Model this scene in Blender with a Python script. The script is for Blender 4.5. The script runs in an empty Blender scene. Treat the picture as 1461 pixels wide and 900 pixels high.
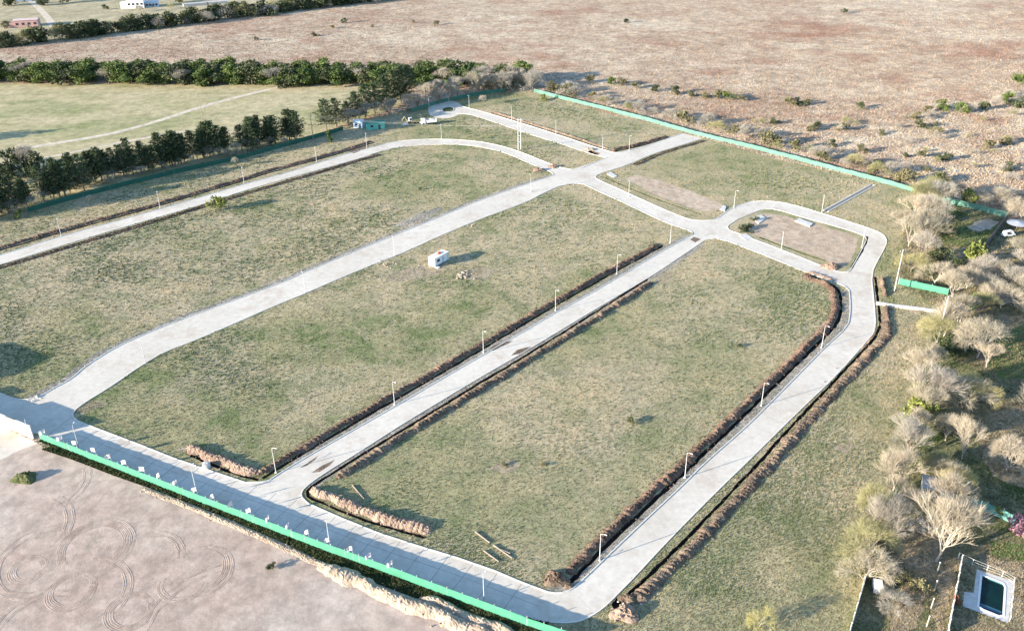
import bpy, math, random
import numpy as np
from mathutils import Matrix, Vector
from mathutils.geometry import delaunay_2d_cdt

S = bpy.context.scene
COL = S.collection
R = math.radians
rng = np.random.default_rng(11)
random.seed(11)

# ------------------------------------------------------------------ camera, sky, sun, exposure
FPX, PITCH, ROLL, HC = 1265.0, R(28.49), R(-0.95), 115.0      # photo focal length in px, tilt, roll, flying height
_f = np.array([0, math.cos(PITCH), -math.sin(PITCH)])
_u = np.array([0, math.sin(PITCH), math.cos(PITCH)])
_r = np.array([1.0, 0, 0])
_c, _s = math.cos(ROLL), math.sin(ROLL)
CAM = np.array([_c * _r + _s * _u, -_s * _r + _c * _u, _f])
cam = bpy.data.cameras.new('camera')
cam_o = bpy.data.objects.new('camera', cam)
COL.objects.link(cam_o)
m = Matrix.Identity(4)
for i in range(3):
    m[i][0], m[i][1], m[i][2] = CAM[0][i], CAM[1][i], -CAM[2][i]
m[2][3] = HC
cam_o.matrix_world = m
cam.sensor_width = 36.0
cam.lens = 36.0 * FPX / 1461.0
cam.clip_start, cam.clip_end = 1.0, 12000.0
S.camera = cam_o

SUN_AZ, SUN_EL = 204.5, 13.5            # math angle of the direction TO the sun, elevation
w = bpy.data.worlds.new('World')
S.world = w
w.use_nodes = True
sky = w.node_tree.nodes.new('ShaderNodeTexSky')
sky.sky_type = 'NISHITA'
sky.sun_disc = False
sky.sun_elevation = R(SUN_EL)
sky.sun_rotation = R(90.0 - SUN_AZ)
sky.air_density, sky.dust_density, sky.ozone_density = 1.0, 0.4, 3.0
w.node_tree.links.new(sky.outputs[0], w.node_tree.nodes['Background'].inputs[0])
w.node_tree.nodes['Background'].inputs[1].default_value = 0.14
sun = bpy.data.lights.new('sun', 'SUN')
sun.energy, sun.angle, sun.color = 5.0, R(0.55), (1.0, 0.885, 0.735)
sun_o = bpy.data.objects.new('sun', sun)
COL.objects.link(sun_o)
sd = Vector((math.cos(R(SUN_AZ)) * math.cos(R(SUN_EL)), math.sin(R(SUN_AZ)) * math.cos(R(SUN_EL)), math.sin(R(SUN_EL))))
sun_o.rotation_euler = sd.to_track_quat('Z', 'Y').to_euler()
sun_o.location = (-80, -40, 160)
S.view_settings.view_transform = 'Standard'
S.view_settings.look = 'None'
S.view_settings.gamma = 1.0
S.view_settings.exposure = 1.55
S.cycles.max_bounces = 4
S.cycles.diffuse_bounces = 2
S.cycles.glossy_bounces = 2
S.cycles.transparent_max_bounces = 8

# ------------------------------------------------------------------ survey helpers (photo pixel -> ground point in metres)
def at(px, py, z=0.0):
    d = np.array([(px - 730.5) / FPX, -(py - 450) / FPX, 1.0]) @ CAM
    p = np.array([0, 0, HC]) + d * ((z - HC) / d[2])
    return p
def W(pts):
    return np.array([at(*p)[:2] for p in pts])
def proj(p):
    c = CAM @ (np.array(p, float) - np.array([0, 0, HC]))
    return 730.5 + FPX * c[0] / c[2], 450 - FPX * c[1] / c[2]
def height_from(bx, by, ty):
    b = at(bx, by); lo, hi = 0.0, 40.0
    for _ in range(40):
        mid = (lo + hi) / 2
        if proj(b + np.array([0, 0, mid]))[1] > ty: lo = mid
        else: hi = mid
    return lo
def resample(P, step):
    P = np.asarray(P, float)
    seg = np.linalg.norm(np.diff(P, axis=0), axis=1)
    t = np.concatenate([[0], np.cumsum(seg)])
    n = max(2, int(round(t[-1] / step)) + 1)
    s = np.linspace(0, t[-1], n)
    return np.stack([np.interp(s, t, P[:, k]) for k in range(P.shape[1])], 1), s
def smooth(P, it=2):
    P = np.asarray(P, float)
    for _ in range(it):
        Q = [P[0]]
        for a, b in zip(P[:-1], P[1:]):
            Q += [a * .75 + b * .25, a * .25 + b * .75]
        Q.append(P[-1]); P = np.array(Q)
    return P
def normals2(P):
    d = np.gradient(P, axis=0)
    d /= np.linalg.norm(d, axis=1)[:, None] + 1e-9
    return np.stack([-d[:, 1], d[:, 0]], 1)
def offset(P, d):
    P = np.asarray(P, float)
    return P + normals2(P) * d
def inside(poly, pts):
    lo, hi = poly.min(0), poly.max(0)
    near = np.where((pts[:, 0] >= lo[0]) & (pts[:, 0] <= hi[0]) & (pts[:, 1] >= lo[1]) & (pts[:, 1] <= hi[1]))[0]
    out = np.zeros(len(pts), bool)
    if len(near): out[near] = _inside(poly, pts[near])
    return out
def _inside(poly, pts):
    x, y = pts[:, 0], pts[:, 1]; res = np.zeros(len(pts), bool)
    n = len(poly); j = n - 1
    for i in range(n):
        xi, yi = poly[i]; xj, yj = poly[j]
        if yi != yj:
            c = ((yi > y) != (yj > y)) & (x < (xj - xi) * (y - yi) / (yj - yi) + xi)
            res ^= c
        j = i
    return res

# ------------------------------------------------------------------ object helpers
def tag(o, label=None, cat=None, group=None, kind=None):
    if label: o['label'] = label
    if cat: o['category'] = cat
    if group: o['group'] = group
    if kind: o['kind'] = kind
    return o
def empty(name, loc=(0, 0, 0), rz=0.0):
    o = bpy.data.objects.new(name, None)
    COL.objects.link(o)
    o.location = loc; o.rotation_euler = (0, 0, rz)
    o.empty_display_size = .3
    return o
class MB:
    def __init__(s): s.v = []; s.f = []; s.n = 0
    def add(s, v, f):
        v = np.asarray(v, float); s.v.append(v)
        s.f += [tuple(int(i) + s.n for i in q) for q in f]; s.n += len(v)
    def box(s, c, size, rz=0.0, taper=1.0):
        x, y, z = [k / 2 for k in size]
        v = np.array([[a * x, b * y, e * z] for e in (-1, 1) for a, b in ((-1, -1), (1, -1), (1, 1), (-1, 1))])
        v[4:, :2] *= taper
        ca, sa = math.cos(rz), math.sin(rz)
        v = np.stack([v[:, 0] * ca - v[:, 1] * sa, v[:, 0] * sa + v[:, 1] * ca, v[:, 2]], 1) + np.array(c, float)
        s.add(v, [(3, 2, 1, 0), (4, 5, 6, 7), (0, 1, 5, 4), (1, 2, 6, 5), (2, 3, 7, 6), (3, 0, 4, 7)])
    def tube(s, a, b, r0, r1=None, n=6, cap=True):
        r1 = r0 if r1 is None else r1
        a, b = np.array(a, float), np.array(b, float)
        d = b - a; L = np.linalg.norm(d)
        if L < 1e-6: return
        d /= L
        u = np.cross(d, [0, 0, 1.0] if abs(d[2]) < .9 else [1.0, 0, 0]); u /= np.linalg.norm(u)
        q = np.cross(d, u)
        t = np.arange(n) * 2 * math.pi / n
        ring = np.cos(t)[:, None] * u + np.sin(t)[:, None] * q
        s.add(np.concatenate([a + ring * r0, b + ring * r1]),
              [(i, (i + 1) % n, n + (i + 1) % n, n + i) for i in range(n)] + ([tuple(range(n - 1, -1, -1)), tuple(range(n, 2 * n))] if cap else []))
    def path(s, pts, r, n=5):
        for a, b in zip(pts[:-1], pts[1:]): s.tube(a, b, r, r, n, False)
    def blob(s, c, rad, seed=0, rough=.25, seg=8, rings=5):
        g = np.random.default_rng(seed); v = []; f = []
        for i in range(rings + 1):
            th = math.pi * i / rings
            for k in range(seg):
                ph = 2 * math.pi * k / seg
                q = 1 + rough * (g.random() - .5) * 2
                v.append([c[0] + rad[0] * q * math.sin(th) * math.cos(ph), c[1] + rad[1] * q * math.sin(th) * math.sin(ph), c[2] + rad[2] * q * math.cos(th)])
        for i in range(rings):
            for k in range(seg):
                f.append((i * seg + k, (i + 1) * seg + k, (i + 1) * seg + (k + 1) % seg, i * seg + (k + 1) % seg))
        s.add(v, f)
    def mesh(s, name, mat, smooth_=False):
        me = bpy.data.meshes.new(name)
        me.from_pydata(np.concatenate(s.v).tolist() if s.v else [], [], s.f)
        if mat: me.materials.append(mat)
        if smooth_: me.polygons.foreach_set('use_smooth', [True] * len(me.polygons))
        me.update()
        return me
    def build(s, name, mat, parent=None, smooth_=False):
        o = bpy.data.objects.new(name, s.mesh(name, mat, smooth_))
        COL.objects.link(o)
        if parent: o.parent = parent
        return o
def raw_mesh(name, V, F, mat):
    """V (n,3), F (m,k) arrays of equal-size faces"""
    V = np.asarray(V, np.float32); F = np.asarray(F, np.int32); k = F.shape[1]
    me = bpy.data.meshes.new(name)
    me.vertices.add(len(V)); me.vertices.foreach_set('co', V.ravel())
    me.loops.add(F.size); me.loops.foreach_set('vertex_index', F.ravel())
    me.polygons.add(len(F)); me.polygons.foreach_set('loop_start', np.arange(0, F.size, k, dtype=np.int32))
    me.polygons.foreach_set('loop_total', np.full(len(F), k, np.int32))
    if mat: me.materials.append(mat)
    me.update(calc_edges=True); me.validate()
    return me
def link(name, me, parent=None):
    o = bpy.data.objects.new(name, me)
    COL.objects.link(o)
    if parent: o.parent = parent
    return o
def copy_tree(o, parent=None):
    c = o.copy(); COL.objects.link(c)
    if parent: c.parent = parent
    for ch in o.children: copy_tree(ch, c)
    return c
ORD = 'first second third fourth fifth sixth seventh eighth ninth tenth eleventh twelfth thirteenth fourteenth fifteenth sixteenth seventeenth eighteenth nineteenth twentieth'.split()
HUND = 'one hundred and '
TENS = {20: 'twenty', 30: 'thirty', 40: 'forty', 50: 'fifty', 60: 'sixty', 70: 'seventy', 80: 'eighty', 90: 'ninety'}
def nth(i):
    i += 1
    if i <= 20: return ORD[i - 1]
    if i >= 100: return 'hundredth' if i == 100 else HUND + nth(i - 101)
    if i in TENS: return TENS[i].replace('y', 'ieth')
    return TENS[i // 10 * 10] + '-' + ORD[i % 10 - 1]

# ------------------------------------------------------------------ materials
def new_mat(name, rough=.9, spec=.15):
    mt = bpy.data.materials.new(name); mt.use_nodes = True
    nt = mt.node_tree; b = nt.nodes['Principled BSDF']
    b.inputs['Roughness'].default_value = rough
    b.inputs['Specular IOR Level'].default_value = spec
    return mt, nt, b
def ramp(nt, fac, cols, sq=1.0):
    r = nt.nodes.new('ShaderNodeValToRGB')
    e = r.color_ramp.elements
    while len(e) < len(cols): e.new(.5)
    for k, (p, c) in enumerate(cols):
        e[k].position = min(1.0, max(0.0, .5 + (p - .5) * sq)); e[k].color = (*c, 1)
    nt.links.new(fac, r.inputs[0])
    return r.outputs[0]
def coords(nt, scale=(1, 1, 1), rot=0.0):
    tc = nt.nodes.new('ShaderNodeTexCoord')
    mp = nt.nodes.new('ShaderNodeMapping')
    mp.inputs['Scale'].default_value = scale
    mp.inputs['Rotation'].default_value = (0, 0, rot)
    nt.links.new(tc.outputs['Object'], mp.inputs[0])
    return mp.outputs[0]
def noise(nt, vec, scale, detail=3, rough=.55, off=0.0):
    n = nt.nodes.new('ShaderNodeTexNoise')
    n.noise_dimensions = '4D' if off else '3D'
    if off: n.inputs['W'].default_value = off
    n.inputs['Scale'].default_value = scale; n.inputs['Detail'].default_value = detail; n.inputs['Roughness'].default_value = rough
    nt.links.new(vec, n.inputs['Vector'])
    return n.outputs[0]
def mixc(nt, fac, a, b, mode='MIX'):
    x = nt.nodes.new('ShaderNodeMix'); x.data_type = 'RGBA'; x.blend_type = mode
    if isinstance(fac, (int, float)): x.inputs[0].default_value = fac
    else: nt.links.new(fac, x.inputs[0])
    for k, q in ((6, a), (7, b)):
        if isinstance(q, tuple): x.inputs[k].default_value = (*q, 1)
        else: nt.links.new(q, x.inputs[k])
    return x.outputs[2]
def grey_ramp(nt, fac, lo, hi, p0=.3, p1=.7):
    return ramp(nt, fac, [(p0, (lo,) * 3), (p1, (hi,) * 3)])
def bump(nt, b, h, dist, strength=1.0):
    n = nt.nodes.new('ShaderNodeBump'); n.inputs['Distance'].default_value = dist; n.inputs['Strength'].default_value = strength
    nt.links.new(h, n.inputs['Height']); nt.links.new(n.outputs[0], b.inputs['Normal'])
def ground_mat(name, big, mid, fine=(.72, 1.25), sbig=.018, smid=.12, sfine=1.6, mixmid=.5, bmp=.25, stretch=(1, 1, 1), rot=0.0, off=0.0, island=0.0, extra=None):
    """grass or soil: two scales of colour patches, fine speckle of blades and clods, real bump"""
    mt, nt, b = new_mat(name)
    v = coords(nt, stretch, rot); v1 = coords(nt)
    nb = noise(nt, v, sbig, 5, .6, off + .1); nm = noise(nt, v, smid, 5, .65, off + 3.7)
    nf = noise(nt, v1, sfine, 4, .7, off + 7.3); ng = noise(nt, v1, sfine * .3, 3, .6, off + 9.1)
    c = mixc(nt, mixmid, ramp(nt, nb, big, .62), ramp(nt, nm, mid, .7))
    if extra:
        ne = noise(nt, v, extra[0], 4, .6, off + 15.5)
        c = mixc(nt, ramp(nt, ne, [(extra[1], (0, 0, 0)), (extra[2], (1, 1, 1))]), c, extra[3])
    c = mixc(nt, 1.0, c, grey_ramp(nt, nf, *fine), 'MULTIPLY')
    c = mixc(nt, 1.0, c, grey_ramp(nt, ng, .80, 1.18, .35, .65), 'MULTIPLY')
    if island:
        g = nt.nodes.new('ShaderNodeNewGeometry')
        c = mixc(nt, 1.0, c, ramp(nt, g.outputs['Random Per Island'], [(0, (1 - island,) * 3), (1, (1 + island * 1.1, 1 + island, 1 + island * .8))]), 'MULTIPLY')
    nt.links.new(c, b.inputs['Base Color'])
    if bmp:
        ad = nt.nodes.new('ShaderNodeMath'); ad.operation = 'ADD'
        nt.links.new(nf, ad.inputs[0]); ad.inputs[1].default_value = 0.0
        bump(nt, b, ad.outputs[0], bmp)
    return mt
def plain(name, col, rough=.6, var=.12, scale=3.0, metal=0.0, spec=.3, bmp=0.0):
    mt, nt, b = new_mat(name, rough, spec)
    n = noise(nt, coords(nt), scale, 4, .6)
    c = mixc(nt, 1.0, tuple(col), grey_ramp(nt, n, 1 - var, 1 + var), 'MULTIPLY')
    nt.links.new(c, b.inputs['Base Color']); b.inputs['Metallic'].default_value = metal
    if bmp: bump(nt, b, n, bmp)
    return mt
def leaf_mat(name, lo, hi, obj_var=.25, rough=.75):
    mt, nt, b = new_mat(name, rough, .2)
    g = nt.nodes.new('ShaderNodeNewGeometry'); oi = nt.nodes.new('ShaderNodeObjectInfo')
    c = ramp(nt, g.outputs['Random Per Island'], [(0, lo), (1, hi)])
    c = mixc(nt, 1.0, c, ramp(nt, oi.outputs['Random'], [(0, (1 - obj_var, 1 - obj_var * .8, 1 - obj_var)), (1, (1 + obj_var, 1 + obj_var * .8, 1 + obj_var * .4))]), 'MULTIPLY')
    nt.links.new(c, b.inputs['Base Color'])
    b.inputs['Subsurface Weight'].default_value = 0.0
    return mt

TAN, STRAW, GRN, GREY = (.485, .385, .225), (.565, .46, .27), (.195, .215, .09), (.43, .36, .24)
def lot_mat(name, off, green, island=0.0):
    g = green
    return ground_mat(name, [(.26 + .16 * (1 - g), GRN), (.46, (.335, .30, .17)), (.58, GREY), (.72, TAN)],
                      [(.24 + .16 * (1 - g), GRN), (.46, (.37, .325, .19)), (.62, TAN), (.78, STRAW)], off=off, island=island, sfine=3.6, fine=(.76, 1.2), bmp=.07, extra=None if island else (.8, .58, .70, (.20, .21, .105)))
M = {}
M['road'] = None
def road_mat():
    mt, nt, b = new_mat('concrete road', .85, .2)
    v = coords(nt)
    c = ramp(nt, noise(nt, v, .05, 5, .65), [(.3, (.575, .52, .43)), (.7, (.675, .62, .525))])
    c = mixc(nt, 1.0, c, grey_ramp(nt, noise(nt, v, .7, 5, .7), .88, 1.1), 'MULTIPLY')
    st = ramp(nt, noise(nt, v, .16, 6, .75, 4.2), [(.50, (0, 0, 0)), (.70, (.85, .85, .85))])
    c = mixc(nt, st, c, (.47, .38, .29))
    dk = ramp(nt, noise(nt, v, .33, 5, .7, 8.8), [(.58, (0, 0, 0)), (.74, (.5, .5, .5))])
    c = mixc(nt, dk, c, (.33, .33, .32))
    nt.links.new(c, b.inputs['Base Color'])
    bump(nt, b, noise(nt, v, 6, 3), .01)
    return mt
M['road'] = road_mat()
M['kerb'] = plain('pale kerb concrete', (.68, .64, .57), .85, .12, 2.0)
M['joint'] = plain('dark joint sealant', (.13, .13, .13), .9, .2, 2.0)
M['soil'] = ground_mat('dug clay soil', [(.35, (.12, .085, .06)), (.65, (.23, .17, .12))], [(.3, (.10, .07, .05)), (.7, (.30, .225, .16))], (.6, 1.3), .05, .5, 3.0, .55, .18, off=2.0)
M['soil_pale'] = ground_mat('pale dry clay soil', [(.35, (.24, .16, .115)), (.65, (.38, .28, .21))], [(.3, (.2, .135, .10)), (.7, (.42, .32, .24))], (.65, 1.25), .05, .5, 3.0, .55, .18, off=5.0)
M['soil_dark'] = ground_mat('dark moist soil', [(.35, (.11, .07, .05)), (.65, (.19, .125, .09))], [(.3, (.085, .055, .04)), (.7, (.28, .195, .14))], (.55, 1.3), .05, .5, 3.0, .55, .18, off=6.0)
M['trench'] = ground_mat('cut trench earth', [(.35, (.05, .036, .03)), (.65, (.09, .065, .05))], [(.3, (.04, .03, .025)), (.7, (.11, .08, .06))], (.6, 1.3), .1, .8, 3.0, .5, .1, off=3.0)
M['dirt'] = ground_mat('pinkish compacted dirt lot', [(.35, (.435, .325, .255)), (.5, (.475, .38, .305)), (.68, (.51, .445, .37))], [(.3, (.42, .31, .245)), (.7, (.53, .445, .36))], (.84, 1.1), .02, .1, 1.2, .45, .05, off=4.0)
M['dirt_wet'] = ground_mat('churned dirt', [(.35, (.385, .285, .22)), (.65, (.44, .345, .275))], [(.3, (.36, .265, .205)), (.7, (.47, .38, .305))], (.85, 1.12), .05, .2, 1.5, .5, .05, off=4.5)
M['sand'] = ground_mat('sandy berm', [(.35, (.36, .275, .20)), (.65, (.44, .35, .26))], [(.3, (.32, .245, .18)), (.7, (.47, .385, .29))], (.75, 1.2), .05, .4, 2.0, .5, .15, off=8.0)
M['heath'] = ground_mat('dry pink heath', [(.33, (.40, .28, .185)), (.47, (.47, .35, .24)), (.60, (.51, .405, .285)), (.72, (.60, .50, .365))],
                        [(.3, (.36, .25, .17)), (.45, (.46, .345, .245)), (.58, (.55, .445, .32)), (.74, (.64, .54, .405))], (.60, 1.3), .010, .055, .6, .5, .3, (1, 1.2, 1), .3, 12.0, extra=(.022, .53, .72, (.37, .215, .14)))
M['far_pasture'] = ground_mat('far pasture', [(.35, (.36, .31, .185)), (.65, (.48, .40, .26))], [(.3, (.30, .28, .15)), (.7, (.52, .43, .29))], (.8, 1.15), .012, .05, .5, .5, .3, off=14.0)
M['field'] = ground_mat('pale green meadow', [(.34, (.25, .265, .11)), (.46, (.43, .37, .205)), (.68, (.53, .44, .275))], [(.34, (.24, .26, .11)), (.5, (.42, .365, .205)), (.7, (.50, .42, .26))], (.84, 1.14), .014, .05, .8, .5, .2, (1, 2.2, 1), .2, 16.0)
M['track'] = ground_mat('bare dirt track', [(.35, (.55, .47, .35)), (.65, (.63, .54, .42))], [(.3, (.50, .43, .32)), (.7, (.66, .57, .44))], (.85, 1.12), .05, .3, 1.5, .5, .1, off=18.0)
M['bare'] = ground_mat('bare plot', [(.35, (.45, .34, .24)), (.65, (.53, .42, .31))], [(.3, (.40, .31, .21)), (.7, (.56, .45, .34))], (.8, 1.18), .04, .2, 1.5, .5, .15, off=20.0)
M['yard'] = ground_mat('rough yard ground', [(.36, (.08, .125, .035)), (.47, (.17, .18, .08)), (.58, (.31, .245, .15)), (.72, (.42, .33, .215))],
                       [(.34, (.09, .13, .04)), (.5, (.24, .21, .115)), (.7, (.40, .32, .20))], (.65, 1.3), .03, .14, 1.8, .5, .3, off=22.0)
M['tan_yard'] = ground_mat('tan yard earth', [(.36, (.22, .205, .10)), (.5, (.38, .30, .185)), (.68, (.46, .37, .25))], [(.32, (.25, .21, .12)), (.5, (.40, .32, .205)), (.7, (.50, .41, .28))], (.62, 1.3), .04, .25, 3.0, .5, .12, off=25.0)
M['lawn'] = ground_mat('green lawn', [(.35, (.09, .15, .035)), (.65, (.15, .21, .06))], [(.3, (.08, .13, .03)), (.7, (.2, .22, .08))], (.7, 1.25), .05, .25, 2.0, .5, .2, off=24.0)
M['ditch'] = ground_mat('weedy ditch', [(.35, (.05, .075, .025)), (.65, (.10, .115, .045))], [(.3, (.045, .07, .025)), (.7, (.15, .14, .07))], (.55, 1.35), .06, .4, 2.0, .5, .3, off=26.0)
M['shadecloth'] = plain('green shade cloth', (.07, .27, .17), .6, .10, .6)
M['shadecloth_far'] = plain('pale green shade cloth', (.10, .235, .18), .6, .15, .3)
M['white_paint'] = plain('white paint', (.78, .77, .74), .5, .06, 1.0)
M['steel'] = plain('galvanised pole', (.54, .54, .53), .45, .06, 1.0, spec=.4)
M['concrete'] = plain('plain concrete', (.56, .54, .50), .85, .15, 1.2, bmp=.02)
M['flag'] = plain('off white flag cloth', (.68, .64, .62), .8, .12, 1.3)
M['flag_b'] = plain('lilac flag cloth', (.60, .56, .66), .8, .15, 1.3)
M['bark'] = plain('grey brown bark', (.21, .17, .13), .9, .25, 1.5)
M['pale_bark'] = plain('pale bark', (.43, .38, .32), .9, .2, 1.5)
M['twig_tan'] = leaf_mat('tan bare twigs', (.385, .335, .26), (.535, .47, .38), .14)
M['twig_grey'] = leaf_mat('grey bare twigs', (.355, .32, .28), (.51, .465, .41), .16)
M['twig_yel'] = leaf_mat('yellowish budding twigs', (.40, .36, .14), (.58, .51, .24), .14)
M['twig_olive'] = leaf_mat('olive budding twigs', (.27, .26, .13), (.42, .39, .21), .14)
M['leaf_broad'] = leaf_mat('broad evergreen leaves', (.06, .095, .03), (.16, .205, .065), .28)
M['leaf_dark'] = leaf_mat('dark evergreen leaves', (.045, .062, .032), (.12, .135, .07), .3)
M['needle'] = leaf_mat('dark pine needles', (.028, .05, .026), (.085, .115, .055), .25)
M['leaf_bright'] = leaf_mat('bright spring leaves', (.15, .175, .045), (.28, .30, .085), .2)
M['leaf_shrub'] = leaf_mat('dull shrub leaves', (.115, .11, .06), (.22, .205, .12), .3)
M['leaf_pink'] = leaf_mat('pink blossom', (.30, .15, .20), (.46, .26, .31), .1)
M['leaf_red'] = leaf_mat('rusty leaves', (.22, .075, .05), (.34, .14, .085), .1)
M['rock'] = plain('tan rubble', (.40, .33, .25), .9, .25, 2.0, bmp=.05)
M['brick'] = plain('pink brick', (.42, .22, .18), .85, .15, .6)
M['timber'] = plain('weathered timber', (.27, .235, .19), .85, .2, 2.0)
M['glass'] = plain('dark glass', (.03, .035, .04), .12, .1, 1.0, spec=.6)
M['grey_roof'] = plain('grey metal roof', (.36, .38, .41), .5, .12, .8)
M['blue_panel'] = plain('pale blue cabin panel', (.42, .54, .66), .5, .08, .8)
M['teal_panel'] = plain('teal cabin panel', (.12, .40, .34), .55, .1, .8)
M['orange'] = plain('orange plastic', (.65, .16, .05), .5, .1, 1.0)
M['yellow'] = plain('faded yellow paint', (.55, .42, .20), .5, .2, 1.0)
M['rubber'] = plain('black rubber', (.025, .025, .025), .8, .2, 2.0)
M['dark_metal'] = plain('dark metal', (.08, .08, .085), .5, .2, 1.0)

def water_mat():
    mt, nt, b = new_mat('pool water', .06, .22)
    n = noise(nt, coords(nt), .35, 2)
    nt.links.new(ramp(nt, n, [(.35, (.002, .014, .012)), (.7, (.004, .024, .02))]), b.inputs['Base Color'])
    bump(nt, b, noise(nt, coords(nt), 2.5, 2), .01)
    return mt
M['water'] = water_mat()

# ------------------------------------------------------------------ the plan, traced as edges
ML = [(39.7, 569.4), (54.8, 566.7), (76.7, 553.7), (102.7, 540), (120.5, 523), (164, 495.7), (197, 480.7), (246.4, 460), (328.5, 430), (400, 404), (432, 389), (541.6, 343.7), (623.8, 311), (678.5, 287.6), (750, 263), (778, 254), (790, 249.8)]
MR = [(104, 593.4), (104.5, 588), (109, 583), (123.2, 572.9), (136.9, 564.6), (164, 547.7), (197, 524.5), (232.7, 502.6), (273.8, 487.5), (328.5, 464.2), (400, 432.7), (432, 420.4), (487, 395.8), (541.6, 373.9), (582.7, 357.4), (623.8, 338.3), (678.5, 315), (750, 289), (776.7, 275), (795, 266.5), (812, 263), (824, 262), (834, 263.5)]
LU = [(-90, 388), (0, 364.3), (87.6, 336.9), (227, 299), (347.7, 263), (400, 249.3), (454, 232.7), (487, 221.8), (525, 212.2), (558, 202.6), (596.4, 199), (629, 198.5), (678.5, 201.2), (714, 208), (741, 216.4), (782, 232.9), (800, 239.5), (815, 242)]
LL = [(-90, 403), (0, 378), (87.6, 350.5), (227, 309.5), (301, 288.2), (350, 271.7), (404.8, 256), (459.5, 241), (514.3, 226), (541.6, 216.4), (569, 209.6), (623.8, 206), (664.9, 206.8), (706, 213.7), (727, 220.5), (754.8, 232.9), (775, 241), (787, 246), (790, 249.8)]
NU1 = [(815, 242), (831, 239.5), (853, 230), (865.6, 225.2)]
CL = [(651.5, 162.6), (665, 162.8), (677, 165), (700, 172.5), (754.8, 191.6), (795.8, 204), (836.9, 217.7), (858, 224), (865.6, 225.2)]
CU = [(654.3, 150.3), (669.3, 155), (680, 157.5), (700, 163), (754.8, 179.3), (809.5, 197), (850.6, 210.8), (870, 216.7), (878, 218.3), (886, 217)]
NU2 = [(886, 217), (919, 209.5), (946.4, 200), (973.8, 190.3)]
NL = [(849.2, 252.5), (853, 249), (864, 245), (891.6, 237), (932.7, 219), (973.8, 206.8), (1003, 197.5)]
XU = [(849.2, 252.5), (851, 255.8), (891.6, 273.9), (946, 298.6), (975, 310.5), (990, 314.8), (1009.4, 315), (1023, 312.3), (1036.8, 301.3), (1050, 294), (1061, 290.5), (1074.7, 287), (1102, 287), (1129.4, 291.7), (1184, 308), (1236, 324.6), (1258, 332.8), (1266.3, 342.4), (1262, 355), (1252.7, 371), (1243, 391.6), (1247, 430), (1250, 471), (1236, 487.5), (1192.4, 536.8), (1143, 583), (1064, 661), (1028.5, 695), (973.8, 750), (942, 783), (907, 821), (878, 850.5), (861, 867.5), (836.9, 882.6), (822, 887), (809.5, 888.5), (795, 888), (782, 887), (763, 883.5), (741, 877)]
XL = [(834, 263.5), (853, 272.6), (891.6, 290), (946.4, 316.4), (975, 326), (987, 330.5), (989, 334), (982, 337.5)]
R2L = [(982, 337.5), (946.4, 357.4), (908, 380), (875.2, 399.5), (836.9, 422), (795.8, 444), (750, 471), (689.5, 506), (623.8, 544), (563.6, 579.5), (486.9, 623), (426.7, 658), (393.8, 678), (385, 685), (377.4, 687.5), (350, 688)]
FK = [(-90, 523), (0, 560.5), (12, 566), (23.3, 569), (31, 570), (39.7, 569.4)]
FK2 = [(104, 593.4), (107, 597.5), (113.6, 601.6), (143.7, 613.2), (200, 634.5), (246.4, 653), (314.9, 676.4), (350, 688)]
R2R = [(1023, 340.5), (1006.6, 341.5), (995, 350), (973.8, 364.3), (935.5, 390), (891.6, 416.3), (845, 443.7), (750, 501), (678.5, 542), (623.8, 575), (569, 608), (514.3, 643.6), (459.5, 677), (440.3, 691), (430.5, 700), (429.4, 709), (440.3, 718.3)]
X2L = [(1023, 340.5), (1042, 345), (1069.6, 356), (1100, 367.5), (1151.3, 389), (1195, 404.5), (1206, 408.5), (1211.6, 415)]
RRL = [(1211.6, 415), (1213, 430), (1213, 446.4), (1210, 465.6), (1176, 496), (1143, 530), (1096.6, 577), (1061, 612), (1006.6, 659), (973.8, 692), (919, 743), (878, 782), (853.3, 806), (820.5, 837), (809.5, 843.5), (797, 846.2), (782, 844.3)]
FK3 = [(440.3, 718.3), (486.9, 738.9), (541.6, 760.8), (596.4, 778.6), (651.2, 795), (705.9, 814), (741, 829), (782, 844.3)]
TI = [(1053, 312.3), (1073.3, 304), (1088.4, 298.5), (1107.5, 298.5), (1143, 309.5), (1184, 320.5), (1225, 332.8), (1236, 338.6), (1235.5, 345), (1214, 384.8), (1208.8, 388.9), (1192.4, 387.5), (1165, 376.6), (1115.8, 356.8), (1072, 340.5), (1056, 334), (1039.5, 328.7), (1038, 322.7)]
FENCE = [(58, 627.5), (123, 653), (175, 673), (256, 705), (350, 741.6), (459.5, 784), (552.6, 818), (651, 855), (750, 892), (790, 906), (826, 916)]
LOT_EDGE = [(60, 641), (109.5, 657.5), (164, 679), (219, 698), (273.8, 719), (328.5, 741), (350, 751), (404.8, 774), (459.5, 801), (541.6, 834), (623.8, 864), (678.5, 884), (719.6, 899), (760, 915), (810, 936)]

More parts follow.
